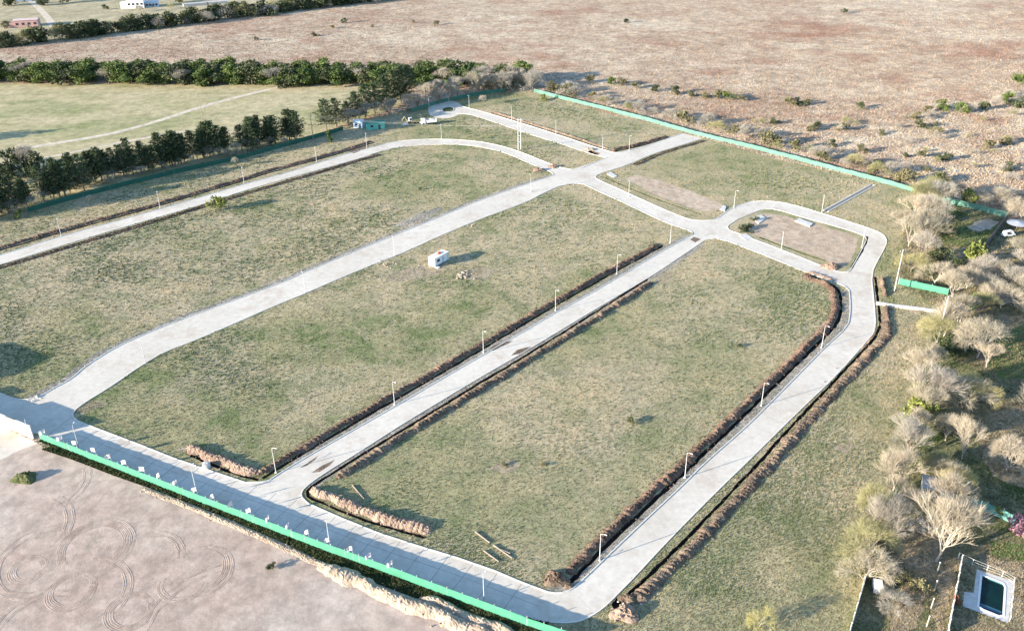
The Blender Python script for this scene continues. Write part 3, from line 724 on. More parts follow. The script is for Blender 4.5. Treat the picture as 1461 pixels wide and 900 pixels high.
tufts('grass', M['yard'], pick(['yard', 'lawn1', 'lawn2', 'lawn3'], .45), .08, .3, .10)
tufts('grass', M['tan_yard'], pick(['bank', 'bank2', 'bank3', 'bank4'], .7), .08, .3, .10)
tufts('grass', M['worn'], pick(['worn', 'wornpatch'], .5), .05, .17, .09)
tufts('grass', M['bare'], pick(['ti_bare', 'b5_bare'], .15), .05, .12, .09)
tufts('weeds', M['ditch'], np.concatenate([pick(['ditch', 'verge'], .9)]), .15, .5, .14)
M['weed'] = leaf_mat('low weed leaves', (.12, .155, .065), (.24, .27, .13), 0)
q = np.concatenate([pick(['b1', 'b2', 'b5', 'b6', 'b7', 'b9'], .5), pick(['b3', 'b8'], .8)]); pv = patchy(q)
q = q[rng.random(len(q)) < np.clip(.07 + .5 * (pv - .3), .035, .5)]
CL = [(1000, 480, 7, 420), (850, 625, 14, 900), (770, 665, 9, 300), (1130, 410, 13, 700), (1010, 560, 10, 350), (330, 375, 12, 500), (170, 388, 7, 420), (430, 310, 12, 420), (700, 400, 14, 350), (1120, 258, 9, 500), (800, 155, 10, 300), (1030, 800, 9, 500), (1180, 560, 8, 300), (1130, 700, 9, 350), (850, 355, 12, 300), (620, 395, 8, 200), (1230, 250, 6, 200)]
cl = np.concatenate([at(a, b)[:2] + rng.normal(0, r_, (n_, 2)) * np.array([1, .8]) for a, b, r_, n_ in CL])
zc = zone_of(cl); okz = [i for i, z_ in enumerate(ZONES) if z_[0] in ('b1', 'b2', 'b3', 'b5', 'b6', 'b7', 'b8')]
q = np.concatenate([q, cl[np.isin(zc, okz)]])
tufts('weeds', M['weed'], q, .10, .26, .16)
hp = ALL[ZO == -1]; hp = hp[rng.random(len(hp)) < .5]
tufts('heath_scrub', M['heath'], hp, .08, .27, .15)

# ------------------------------------------------------------------ trees
def leaf_quads(centres, size, per, g, spread, flat=.6):
    n = len(centres) * per
    c = np.repeat(centres, per, 0) + g.normal(0, 1, (n, 3)) * np.repeat(np.asarray(spread), per)[:, None]
    a = g.normal(0, 1, (n, 3)); a /= np.linalg.norm(a, axis=1)[:, None]
    b = np.cross(a, g.normal(0, 1, (n, 3))); b /= np.linalg.norm(b, axis=1)[:, None]
    s = size * (.6 + .8 * g.random(n))[:, None]
    V = np.stack([c - a * s, c - b * s * flat, c + a * s, c + b * s * flat], 1).reshape(-1, 3)
    return V, np.arange(len(V)).reshape(-1, 4)
def broad_proto(seed, H=1.0, wide=.36, low=.03, nclump=260, per=11, leaf=.032):
    """unit-height evergreen: short trunk, limbs, uneven crown of leaf clumps"""
    g = np.random.default_rng(seed); tb = MB()
    tb.tube((0, 0, -.02), (0, 0, .45), .028, .016, 7)
    lobes = [(g.normal(0, wide * .42), g.normal(0, wide * .42), low + .08 + g.random() * .68, wide * (.42 + .3 * g.random())) for _ in range(9)]
    lobes.append((0, 0, .8, wide * .5))
    C_ = []
    for x, y, z, r_ in lobes:
        tb.tube((0, 0, .2 + .2 * g.random()), (x, y, z), .012, .004, 4)
        k = nclump // 10; d = g.normal(0, 1, (k, 3)); d /= np.linalg.norm(d, axis=1)[:, None]
        C_.append(np.array([x, y, z]) + d * r_ * (.55 + .5 * g.random(k))[:, None] * np.array([1, 1, .8]))
    C_ = np.concatenate(C_); C_[:, 2] = np.clip(C_[:, 2], low, 1.0)
    V, F = leaf_quads(C_, leaf, per, g, np.full(len(C_), .032))
    return tb, V, F
def pine_proto(seed):
    g = np.random.default_rng(seed); tb = MB()
    tb.tube((0, 0, -.02), (0, 0, .96), .018, .004, 6); C_ = []
    z = .10 + .12 * g.random()
    while z < .98:
        t = max(0, (z - .2) / .8); L = (.29 * (1 - t) ** .7 + .04) * (.75 + .5 * g.random())
        a0 = g.random() * 6.28
        for k in range(5):
            if g.random() < .12: continue
            a = a0 + k * 1.257 + g.normal(0, .25); l = L * (.6 + .6 * g.random())
            tip = np.array([l * math.cos(a), l * math.sin(a), z + l * (.12 + .25 * g.random())])
            tb.tube((0, 0, z), tip, .005, .002, 3, False)
            for q in np.linspace(.3, 1, 5): C_.append(np.array([0, 0, z]) * (1 - q) + tip * q)
        z += .042 + .02 * g.random()
    C_ = np.array(C_)
    V, F = leaf_quads(C_, .019, 9, g, np.full(len(C_), .014), .4)
    return tb, V, F
def bare_proto(seed, up=.36, spread=.62, trunk=.17, fan=1.0):
    """unit-height leafless tree: recursive limbs ending in sprays of fine twigs"""
    g = np.random.default_rng(seed); tb = MB(); tw = MB()
    N = [5, 4, 5, 5, 5]; LEN = [.24, .20, .16, .13, .125]; RAD = [.013, .0075, .0040, .0024, .0017]
    def grow(p, d, lvl):
        if lvl == 5: return
        for k in range(N[lvl] - (g.random() < .3)):
            q = g.normal(0, 1, 3); q -= d * (q @ d); q /= np.linalg.norm(q) + 1e-9
            dd = d + q * spread * (.55 + .7 * g.random()) * fan; dd[2] += up * (.5 + .5 * g.random()); dd /= np.linalg.norm(dd)
            L = LEN[lvl] * (.65 + .6 * g.random()); e = p + dd * L
            s_ = p - d * LEN[lvl] * .35 * g.random() if lvl else p - d * .06 * g.random()
            (tb if lvl < 2 else tw).tube(s_, e, RAD[lvl], RAD[lvl] * .6, 4 if lvl < 2 else 3, False)
            grow(e, dd, lvl + 1)
    lean = np.array([g.normal(0, .03), g.normal(0, .03), trunk])
    tb.tube((0, 0, -.02), lean, .019, .014, 7)
    grow(lean, np.array([0, 0, 1.0]), 0)
    V = np.concatenate(tw.v); F = np.array(tw.f)
    zm = V[:, 2].max(); V /= zm
    tb.v = [q / zm for q in tb.v]
    return tb, V, F
PROTO = {}
def add_proto(kind, gen, seeds, bark, leaf, trunk_name='trunk', crown_name='crown'):
    PROTO[kind] = []
    for sd_ in seeds:
        tb, V, F = gen(sd_)
        PROTO[kind].append((tb.mesh('trunk', bark), raw_mesh('crown', V, F, leaf)))
add_proto('broad', lambda s: broad_proto(s), range(1, 6), M['bark'], M['leaf_broad'])
add_proto('darkbroad', lambda s: broad_proto(s, wide=.44, nclump=220, leaf=.036), range(11, 14), M['bark'], M['leaf_dark'])
add_proto('pine', pine_proto, range(21, 26), M['bark'], M['needle'])
add_proto('bare', lambda s: bare_proto(s), range(31, 36), M['pale_bark'], M['twig_tan'])
PROTO['bare_grey'] = []
def recolor(src, mat, bark=None):
    out = []
    for tm, cm in PROTO[src]:
        c2 = cm.copy(); c2.materials.clear(); c2.materials.append(mat)
        t2 = tm
        if bark: t2 = tm.copy(); t2.materials.clear(); t2.materials.append(bark)
        out.append((t2, c2))
    return out
PROTO['bare_grey'] = recolor('bare', M['twig_grey'], M['bark'])
add_proto('round', lambda s: bare_proto(s, .14, .85, .12, 1.15), range(41, 44), M['pale_bark'], M['twig_yel'])
PROTO['olive'] = recolor('round', M['twig_olive'], M['bark'])
PROTO['tanround'] = recolor('round', M['twig_tan'])
PROTO['greyround'] = recolor('round', M['twig_grey'], M['bark'])
add_proto('shrub', lambda s: broad_proto(s, wide=.5, low=.03, nclump=170, per=9, leaf=.05), range(51, 54), M['bark'], M['leaf_shrub'])
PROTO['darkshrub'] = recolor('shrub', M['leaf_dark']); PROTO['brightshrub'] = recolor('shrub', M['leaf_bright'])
PROTO['greenshrub'] = recolor('shrub', M['leaf_broad'])
PROTO['pinkshrub'] = recolor('shrub', M['leaf_pink']); PROTO['redshrub'] = recolor('shrub', M['leaf_red'])
CATN = dict(broad=('evergreen_tree', 'tree'), darkbroad=('evergreen_tree', 'tree'), pine=('pine_tree', 'pine tree'), bare=('bare_tree', 'tree'), bare_grey=('bare_tree', 'tree'), round=('budding_tree', 'tree'),
            olive=('budding_tree', 'tree'), tanround=('bare_tree', 'tree'), greyround=('bare_shrub', 'shrub'), shrub=('shrub', 'shrub'), darkshrub=('shrub', 'shrub'), brightshrub=('shrub', 'shrub'), greenshrub=('shrub', 'shrub'), pinkshrub=('blossom_bush', 'shrub'), redshrub=('shrub', 'shrub'))
def plant(kind, p, H, label, group=None, wide=1.0, parts=True):
    tm, cm = random.choice(PROTO[kind])
    nm, ct = CATN[kind]
    r_ = empty(nm, (p[0], p[1], 0), random.random() * 6.28)
    r_.scale = (H * wide, H * wide, H)
    link('trunk', tm, r_); link('crown', cm, r_)
    tag(r_, label, ct, group)
    return r_
def along(P, n, jit):
    Q, s = resample(P, 1.0)
    t = (np.arange(n) + .5) / n * (len(Q) - 1)
    out = []
    for q in t:
        i = int(np.clip(round(q), 0, len(Q) - 1)); out.append(Q[i] + rng.normal(0, jit, 2))
    return out

# far windbreak across the left half: evergreens, two staggered rows
row = W([(-40, 117), (0, 117), (330, 120), (470, 121), (560, 121), (640, 123), (745, 124)])
for i, p in enumerate(along(row, 58, 1.8)):
    px = proj((p[0], p[1], 0))[0]
    k = ['broad', 'broad', 'darkbroad', 'broad'][i % 4] if px < 670 else ['bare_grey', 'darkbroad', 'bare'][i % 3]
    if i % 9 == 5: k = 'bare_grey'
    plant(k, p, rng.uniform(8.5, 11.5), '%s %s from the left in the far windbreak front row' % (nth(i), {'broad': 'leafy green tree', 'darkbroad': 'dark evergreen tree', 'bare': 'bare tan tree', 'bare_grey': 'bare grey tree'}[k]), 'trees of the far windbreak', 1.45)
for i, p in enumerate(along(row + np.array([0, 9.0]), 48, 2.5)):
    k = ['darkbroad', 'broad', 'broad'][i % 3]
    plant(k, p, rng.uniform(8.5, 12), '%s %s from the left in the far windbreak back row' % (nth(i), {'broad': 'leafy green tree', 'darkbroad': 'dark evergreen tree'}[k]), 'trees of the far windbreak', 1.45)
# hedge line beyond the heath, top left
row = W([(-60, 72), (0, 67), (60, 60), (150, 49), (300, 30), (450, 11), (560, 0), (640, -8)])
for i, p in enumerate(along(row, 120, 2.2)):
    k = ['greyround', 'darkbroad', 'darkshrub', 'darkbroad', 'olive', 'darkbroad'][int(rng.integers(0, 6))]
    plant(k, p, rng.uniform(6.5, 11), '%s %s from the left in the hedge beyond the heath' % (nth(i), {'greyround': 'bare grey bush', 'darkbroad': 'dark evergreen', 'darkshrub': 'low dark bush', 'olive': 'olive bush'}[k]), 'trees and bushes of the distant hedge', 1.25)
# pine row behind the left road
row = W([(-50, 318), (0, 306), (60, 288), (110, 268), (160, 254), (200, 245), (246, 236), (320, 220), (380, 210), (428, 198)])
for i, p in enumerate(along(row, 66, 1.9)):
    plant('pine', p, rng.uniform(9.5, 14.5), '%s dark pine from the left end of the row behind the left road' % nth(i), 'pines behind the left road', rng.uniform(1.0, 1.4))
for i, p in enumerate(along(row - np.array([0, 3.0]), 36, 1.6)):
    plant(['bare_grey', 'greyround'][i % 2], p, rng.uniform(3.5, 6.5), '%s bare grey bush under the pine row, counted from its left end' % nth(i), 'bare bushes under the pines', 1.1)
for i, (bx, by, hh, k) in enumerate([(18, 252, 11, 'darkbroad'), (36, 248, 12, 'bare_grey'), (54, 250, 10, 'darkbroad')]):
    plant(k, at(bx, by), hh, '%s at the left meadow edge, %s of the clump of three' % ({'darkbroad': 'dark rounded evergreen', 'bare_grey': 'brownish bare tree'}[k], nth(i)), 'clump at the meadow edge', 1.1)
for i, (bx, by, hh) in enumerate([(-60, 262, 13), (-95, 255, 14), (-75, 205, 11)]):
    plant('darkbroad', at(bx, by), hh, 'dark evergreen tree standing on the meadow past the pine row end', 'meadow trees past the pine row', 1.2)
# central clump by the cabins
for i, (bx, by, hh) in enumerate([(466, 186, 14), (480, 181, 13), (508, 172, 13), (522, 166, 15), (534, 162, 14), (548, 156, 16), (560, 150, 17), (572, 147, 18), (580, 142, 17), (496, 176, 10)]):
    plant('pine', at(bx, by), hh, '%s dark pine from the left in the clump behind the cabins' % nth(i), 'pines behind the cabins', 1.4)
for i, p in enumerate(along(W([(486, 181), (520, 172), (552, 166), (580, 158), (600, 152), (618, 148), (645, 141), (665, 137), (690, 132), (712, 130), (735, 128), (757, 132)]), 24, 1.6)):
    k = ['bare_grey', 'bare', 'greyround'][i % 3]
    plant(k, p, rng.uniform(7, 12) if i > 8 else rng.uniform(6, 9), '%s bare tree from the cabins along the fence to the turning circle' % nth(i), 'bare trees behind the turning circle', 1.05)
# scrubby bare trees along the back fence
row = W([(760, 128), (800, 137), (860, 153), (920, 168), (990, 183), (1060, 203), (1130, 219), (1200, 238), (1270, 258), (1300, 266)])
for i, p in enumerate(along(row + np.array([0, 6.0]), 44, 2.4)):
    k = ['greyround', 'greyround', 'bare_grey', 'olive', 'shrub'][int(rng.integers(0, 5))]
    plant(k, p, rng.uniform(3.2, 6.5), '%s %s from the windbreak along the green back fence' % (nth(i), {'greyround': 'bare grey shrub', 'bare_grey': 'bare grey tree', 'olive': 'olive shrub', 'shrub': 'dull green shrub'}[k]), 'shrubs along the back fence', 1.25)
# heath bushes
HB = [(1205, 20, 3.5, 'darkshrub'), (893, 33, 3, 'darkshrub'), (492, 33, 3.5, 'darkshrub'), (475, 41, 2.5, 'shrub'), (448, 52, 3, 'darkshrub'), (624, 36, 3, 'shrub'), (590, 33, 2, 'shrub'), (365, 58, 2.5, 'shrub'), (532, 39, 2, 'shrub'),
      (840, 118, 4, 'shrub'), (872, 121, 4, 'greenshrub'), (888, 123, 4, 'shrub'), (905, 126, 3.4, 'shrub'), (935, 131, 3.5, 'darkshrub'), (963, 134, 4.2, 'shrub'), (985, 138, 3.2, 'shrub'), (1005, 140, 3.2, 'shrub'), (1025, 141, 4.5, 'shrub'), (1036, 142, 4.2, 'greenshrub'), (1055, 144, 3, 'shrub'),
      (1125, 150, 4, 'shrub'), (1137, 149, 3.6, 'darkshrub'), (1152, 150, 3, 'shrub'), (1228, 155, 3.4, 'darkshrub'), (1345, 155, 4.5, 'greenshrub'), (1369, 161, 5, 'greenshrub'), (1325, 160, 3, 'shrub'), (1385, 160, 4, 'greyround'), (1402, 157, 4, 'darkshrub'), (1420, 152, 5, 'greyround'), (1436, 146, 5, 'greenshrub'), (1452, 122, 6, 'greenshrub'), (1459, 154, 6, 'darkshrub'), (1440, 138, 4, 'greyround')]
for i in range(62):
    HB.append((rng.uniform(1060, 1461), rng.uniform(160, 262), rng.uniform(1.8, 3.8), ['greyround', 'shrub', 'olive', 'darkshrub'][int(rng.integers(0, 4))]))
HB = [h for h in HB if h[1] < 130 + (h[0] - 765) * .262 - 8 or h[0] < 765 or h[1] < 165]
NAMEK = {'darkshrub': 'dark bush', 'shrub': 'dull green bush', 'greenshrub': 'leafy green bush', 'greyround': 'bare grey bush', 'olive': 'olive bush'}
for k in NAMEK:
    hs = sorted([h for h in HB if h[3] == k], key=lambda h: h[0])
    for i, (bx, by, hh, _) in enumerate(hs):
        plant(k, at(bx, by), hh, '%s %s from the left on the open pink heath' % (nth(i), NAMEK[k]), 'bushes on the heath', 1.25)
# the wooded right side: (base x, base y, height, kind, width, label)
RT = [
 (1296, 352, 11, 'bare', 1.0, 'pale bare tree at the lower left of the grove behind the road bend'), (1304, 322, 11, 'bare', 1.1, 'tan bare tree in the middle of the grove behind the road bend'),
 (1312, 300, 11, 'olive', 1.0, 'olive tree at the upper end of the grove behind the road bend'), (1322, 325, 12, 'bare_grey', 1.0, 'grey bare tree on the shaded side of the grove behind the road bend'),
 (1312, 372, 10, 'bare_grey', 1.0, 'grey bare tree beside the tall pole in the grove'), (1300, 388, 7, 'olive', 1.1, 'olive bush right beside the tall pole above the short green fence'),
 (1330, 290, 10, 'olive', 1.1, 'olive bare tree at the far end of the grove near the back fence'), (1328, 350, 10, 'bare', 1.0, 'tan bare tree on the lawn side of the grove'), (1288, 330, 8, 'bare', 1.1, 'short tan tree at the grass side of the grove'),
 (1334, 406, 8, 'tanround', 1.1, 'tan rounded tree behind the short green fence'), (1358, 428, 9, 'bare', 1.1, 'fan-shaped bare tree at the right end of the short green fence'),
 (1346, 480, 10, 'bare', 1.0, 'bare tree beside the end of the white pipe path'), (1394, 510, 12, 'tanround', .95, 'large tan dome-shaped tree with a pale forked trunk'),
 (1318, 580, 11, 'bare_grey', 1.15, 'wide grey bare tree at the edge of the right grass strip'), (1312, 540, 8, 'bare', 1.0, 'tan bare tree above the wide grey tree at the strip edge'), (1390, 576, 8, 'round', 1.0, 'small round yellow-tan tree among long tree shadows'),
 (1316, 602, 6, 'brightshrub', 1.0, 'yellow-green leafy bush between two grey bare trees'), (1294, 655, 10, 'bare_grey', 1.2, 'whitish bare tree with drooping branches'), (1372, 655, 11, 'bare', .8, 'slender bare tree with a long pale trunk'),
 (1274, 700, 11, 'bare', .95, 'tall bare tree at the lower end of the strip edge'), (1360, 705, 7, 'round', 1.1, 'yellowish fan-shaped tree beside the white shed'), (1247, 742, 8, 'olive', .9, 'olive tree at the top of the white boundary wall'),
 (1262, 760, 9, 'bare_grey', 1.0, 'grey bare tree leaning over the white boundary wall'), (1335, 800, 14, 'bare', 1.0, 'largest bare fan-shaped tree left of the pool'), (1318, 752, 9, 'tanround', 1.0, 'broad tan tree in front of the white shed'),
 (1233, 832, 8, 'tanround', 1.0, 'tan tree overhanging the car by the white boundary wall'), (1246, 828, 5, 'shrub', .8, 'green bush beside the car by the white boundary wall'), (1345, 735, 10, 'bare', 1.0, 'bare tree right of the brick rubble'),
 (1378, 292, 6, 'brightshrub', .9, 'yellow-green leafy tree behind the far right fence'), (1358, 283, 7, 'bare_grey', 1.0, 'grey bare tree behind the far right fence'), (1425, 290, 7, 'tanround', 1.2, 'wide tan bare bush behind the lit fence panel'), (1400, 292, 6, 'tanround', 1.1, 'tan bare bush left of the lit fence panel'),
 (1455, 312, 8, 'tanround', 1.1, 'tan bush above the grey round canopy'), (1384, 378, 7, 'brightshrub', .9, 'yellow-green leafy tree at the foot of the dark garden wall'), (1400, 400, 8, 'greyround', 1.1, 'grey bare bush below the dark garden wall'),
 (1378, 412, 8, 'tanround', 1.0, 'tan bush between the two green fences'), (1450, 368, 7, 'tanround', 1.0, 'tan bush below the white van'), (1462, 395, 9, 'bare_grey', 1.0, 'grey bare tree below the white van'), (1428, 440, 8, 'tanround', 1.2, 'wide tan bush left of the fallen white branches'),
 (1458, 430, 9, 'bare', 1.1, 'bare tree above the green clearing'), (1404, 448, 7, 'olive', 1.1, 'olive bush above the large dome-shaped tree'), (1386, 442, 5, 'greenshrub', 1.0, 'bright green bush behind the pale bare trees'), (1424, 402, 7, 'bare', 1.0, 'tan bare tree below the dark garden wall end'),
 (1452, 757, 3.6, 'pinkshrub', 1.0, 'pink blossoming bush below the mesh yard fence'), (1363, 860, 1.7, 'redshrub', .8, 'rusty red bush beside the pool paving'), (1422, 735, 2.2, 'brightshrub', .8, 'small bright bush below the mesh yard fence'),
 (1310, 845, 3, 'shrub', 1.1, 'green bush on the tan bank left of the row of stone posts'), (1290, 830, 2.4, 'shrub', 1.2, 'dull bush at the shaded foot of the tan bank'), (1275, 870, 4, 'greyround', 1.1, 'bare grey bush in the shade of the white boundary wall'), (1258, 860, 3.5, 'bare_grey', 1.0, 'pale twiggy bush in the shade behind the white boundary wall'),
 (1480, 610, 12, 'bare', 1.0, 'bare tree at the right yard past the mesh fence'), (1500, 500, 12, 'bare_grey', 1.1, 'grey bare tree at the far side of the green clearing'), (1490, 690, 10, 'bare', 1.0, 'bare tree behind the mesh yard fence'),
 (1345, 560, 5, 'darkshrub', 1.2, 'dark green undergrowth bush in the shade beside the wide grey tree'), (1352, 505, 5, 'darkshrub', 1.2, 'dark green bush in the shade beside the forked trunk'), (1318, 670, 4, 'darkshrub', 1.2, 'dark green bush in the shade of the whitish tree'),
 (1342, 312, 4, 'darkshrub', 1.4, 'added shade-deepening dark bush under the far end of the grove by the lawn'), (1352, 336, 3.5, 'darkshrub', 1.5, 'added shade-deepening dark bush on the lawn beside the grove'), (1340, 372, 4.5, 'darkshrub', 1.5, 'added shade-deepening dark bush behind the tall pole grove'),  # dark bushes added to deepen the shade around the grove
 (1362, 386, 4, 'darkshrub', 1.5, 'added shade-deepening dark bush below the lawn near the yellow-green tree'), (1330, 398, 3.5, 'darkshrub', 1.4, 'dark bush just behind the short green fence'), (1372, 488, 4, 'darkshrub', 1.4, 'dark bush left of the large dome-shaped tree'), (1352, 620, 3.5, 'darkshrub', 1.3, 'dark bush right of the yellow-green leafy bush'),  # first bush here is also added to deepen the grove shade
 (1335, 300, 11, 'bare_grey', 1.2, 'tall grey bare tree at the fence corner of the grove'), (1316, 342, 11, 'bare', 1.2, 'wide pale bare tree in the thick of the grove'), (1440, 415, 8, 'bare_grey', 1.1, 'grey bare tree among tan bushes below the garden wall'), (1410, 425, 7, 'greyround', 1.2, 'wide bare grey bush above the dome-shaped tree'),
 (1084, 893, 4.4, 'round', .8, 'yellow-green young tree on the right grass strip'),
 (315, 300, 5.2, 'brightshrub', 1.0, 'single bright green round tree beside the left road'), (776, 143, 3.2, 'brightshrub', 1.0, 'small bright green bush inside the back fence corner'), (28, 312, 3.2, 'greenshrub', .9, 'small green bush in the pine row shade'),
 (338, 238, 4.2, 'bare_grey', .8, 'pale young sapling above the left road by the third lamp'), (131, 291, 3.6, 'bare_grey', .9, 'pale young sapling in the pine shade by the left road'), (470, 203, 5, 'greenshrub', .55, 'slim green sapling before the cabins'),
 (690, 150, 5, 'bare_grey', .9, 'lone grey sapling inside the fence near the turning circle'),
]
for bx, by, hh, k, wd, lb in RT: plant(k, at(bx, by), hh, lb, None, wd)
belt = resample(W([(1345, 450), (1322, 520), (1308, 600), (1292, 650), (1278, 705), (1258, 762), (1240, 820)]), 1.0)[0]
for i, p in enumerate(along(belt + np.array([1.5, 0]), 15, 1.6)):
    k = ['bare', 'bare_grey', 'olive', 'bare'][i % 4]
    plant(k, p, rng.uniform(5.5, 9.5), '%s thin %s from the pipe path down the right strip edge' % (nth(i), {'bare': 'tan bare tree', 'bare_grey': 'grey bare tree', 'olive': 'olive tree'}[k]), 'thin trees along the strip edge', 1.0)
for i, p in enumerate(along(W([(1378, 470), (1392, 560), (1374, 640), (1362, 700)]) , 7, 4.0)):
    plant(['bare', 'tanround'][i % 2], p, rng.uniform(6, 9), '%s %s of the loose inner row between dome-shaped tree and white shed' % (nth(i), ['bare tan tree', 'low tan tree'][i % 2]), 'inner row of bare trees', 1.0)
SH = [(900, 603, 1.5), (1055, 495, 1.0), (775, 664, .8), (720, 663, .9), (600, 271, 1.0), (385, 812, 1.2), (400, 655, .7), (1068, 326, 2.0), (1060, 330, 2.4), (1078, 315, 1.6)]
for i, (bx, by, hh) in enumerate(sorted(SH)):
    plant('darkshrub' if hh > .95 else 'shrub', at(bx, by), hh, '%s small weed bush on the open ground, counted from the sandy bank' % nth(i), 'weed bushes on open ground', 1.3)

# ------------------------------------------------------------------ street lamps
def lamp_parts(H=6.3):
    root = empty('street_lamp')
    p = MB(); p.tube((0, 0, -.1), (0, 0, H * .55), .09, .075, 8); p.tube((0, 0, H * .55), (0, 0, H), .07, .05, 8); p.build('pole', M['steel'], root)
    b = MB(); b.box((0, 0, .12), (.42, .42, .26), 0, .85); b.build('base', M['concrete'], root)
    a = MB(); a.tube((0, 0, H - .08), (.55, 0, H + .12), .035, .03, 6); a.tube((.55, 0, H + .12), (.75, 0, H + .14), .03, .028, 6); ar = a.build('arm', M['steel'], root)
    h = MB(); h.box((.95, 0, H + .15), (.5, .2, .08), 0, .8); hd = h.build('lamp_head', M['white_paint'], ar)
    q = MB(); q.box((.95, 0, H + .104), (.34, .14, .02)); q.build('lens', M['glass'], hd)
    return root
LAMPS = [  # base px, aim px (towards the road), label
 ((393.8, 674), (420, 680), 'street lamp at the lower end of the middle road, first from the front road'), ((563, 577), (585, 590), 'street lamp beside the middle road, second from the front road'),
 ((689.8, 503), (710, 512), 'street lamp beside the middle road, third from the front road'), ((792.5, 443), (812, 450), 'street lamp beside the middle road, fourth from the front road'),
 ((880, 391), (900, 398), 'street lamp beside the middle road, fifth from the front road'), ((956, 347), (970, 352), 'street lamp at the upper end of the middle road near the junction'),
 ((855.5, 799), (880, 808), 'street lamp beside the right road, first from the front road'), ((977, 681.4), (1000, 690), 'street lamp beside the right road, second from the front road'),
 ((1086, 579), (1110, 590), 'street lamp beside the right road, third from the front road'), ((1172, 496), (1195, 505), 'street lamp beside the right road, fourth from the front road'),
 ((87.6, 337), (95, 345), 'street lamp on the left road, nearest the picture edge'), ((228.6, 297), (234, 303), 'street lamp on the left road, second from the picture edge'),
 ((348.3, 261), (355, 268), 'street lamp on the left road by the pale sapling'), ((451.8, 231.4), (457, 237), 'street lamp on the left road before the cabins'),
 ((523.3, 211), (528, 216), 'street lamp at the trench end of the left road'), ((630, 198), (632, 204), 'street lamp at the top of the left road curve'),
 ((1047, 296.5), (1060, 300), 'street lamp on the loop road by the first culvert slab'), ((208, 518), (190, 505), 'street lamp on the main road nearest the gate'), ((436, 418), (425, 400), 'street lamp on the main road, second from the gate'),
 ((563, 365.5), (552, 350), 'street lamp on the main road before the white cabin'), ((757.5, 273.5), (748, 266), 'street lamp on the main road near the far junction'),
 ((113.6, 641), (122, 628), 'street lamp behind the green fence, first from the gate'), ((280.6, 702), (290, 690), 'street lamp behind the green fence, second from the gate'),
 ((470.5, 777), (480, 765), 'street lamp behind the green fence, third from the gate'), ((690.8, 859), (700, 845), 'street lamp behind the green fence, fourth from the gate'),
 ((730, 171.5), (725, 174), 'street lamp on the far road nearest the twin-post power pole'), ((793, 192), (788, 195), 'street lamp on the far road halfway to the junction'), ((859.6, 213.5), (852, 216), 'street lamp on the far road beside the dark pit'),
 ((897.7, 214.8), (905, 219), 'street lamp at the road end near the back fence'), ((669.5, 154.5), (664, 158), 'street lamp on the far side of the turning circle exit'), ((612.3, 157.5), (622, 157), 'street lamp on the near side of the turning circle'),
 ((1172.4, 302.7), (1168, 308), 'street lamp beside the concrete drainage channel'), ((1229.4, 353.5), (1240, 353), 'street lamp on the traffic island corner by the road bend'), ((1114.4, 357), (1110, 364), 'street lamp on the traffic island along its trench'),
 ((897, 280.5), (893, 285), 'street lamp between the two junctions of the cross road')]
l0 = lamp_parts()
for i, (b, aim, lb) in enumerate(LAMPS):
    o = l0 if i == 0 else copy_tree(l0)
    p, q = at(*b), at(*aim)
    o.location = (p[0], p[1], 0); o.rotation_euler = (0, 0, math.atan2(q[1] - p[1], q[0] - p[0]))
    tag(o, lb, 'street lamp', 'street lamps along the new roads')

# ------------------------------------------------------------------ front fence, flags, gate wall
def fence(P, H, mat, label, name='shade_cloth_fence', post_h=.25, step=3.0, cat='fence', post_mat=None, sag=.06, group=None):
    root = empty(name, (0, 0, 0)); P, s = resample(P, step / 6)
    n = normals2(P); g = np.random.default_rng(int(s[-1] * 7)); m_ = len(P)
    wob = vnoise(m_, 5, g) * .14 - .07
    tops = H - sag * np.abs(np.sin(math.pi * s / step)) + (vnoise(m_, 7, g) - .5) * .12
    A = P + n * wob[:, None]
    rows = 5; V = np.concatenate([np.column_stack([P * (1 - abs(2 * k / (rows - 1) - 1) ** 0) + A, .03 + tops * k / (rows - 1)]) if False else np.column_stack([A if 0 < k < rows - 1 else P, .03 + tops * k / (rows - 1)]) for k in range(rows)])
    mb = MB(); mb.add(V, [(k * m_ + i, k * m_ + i + 1, (k + 1) * m_ + i + 1, (k + 1) * m_ + i) for k in range(rows - 1) for i in range(m_ - 1)])
    mb.build('shade_cloth', mat, root)
    Q, _ = resample(P, step)
    for i, q in enumerate(Q):
        b = MB(); b.box((q[0] + n[0][0] * .09, q[1] + n[0][1] * .09, (H + post_h) / 2 - .1), (.11, .11, H + post_h + .2)); b.build('post', post_mat or M['steel'], root)
    return tag(root, label, cat, group)
ff = fence(wFENCE, 1.95, M['shadecloth'], 'long green shade cloth fence between the dirt lot and the front road')
Qf, sf = resample(wFENCE, .25)
flag_px = [(64, 613), (88, 620.5), (107.5, 632), (135, 637.5), (157.5, 647), (178.5, 655), (204.8, 667.7), (227, 673), (251.9, 682.7), (279.3, 692), (304, 702), (330.5, 710), (357.5, 721.6), (384, 730.7), (411.9, 742), (439.8, 751), (469, 764.9), (501.4, 774.5), (528.5, 785.4), (560.3, 797)]
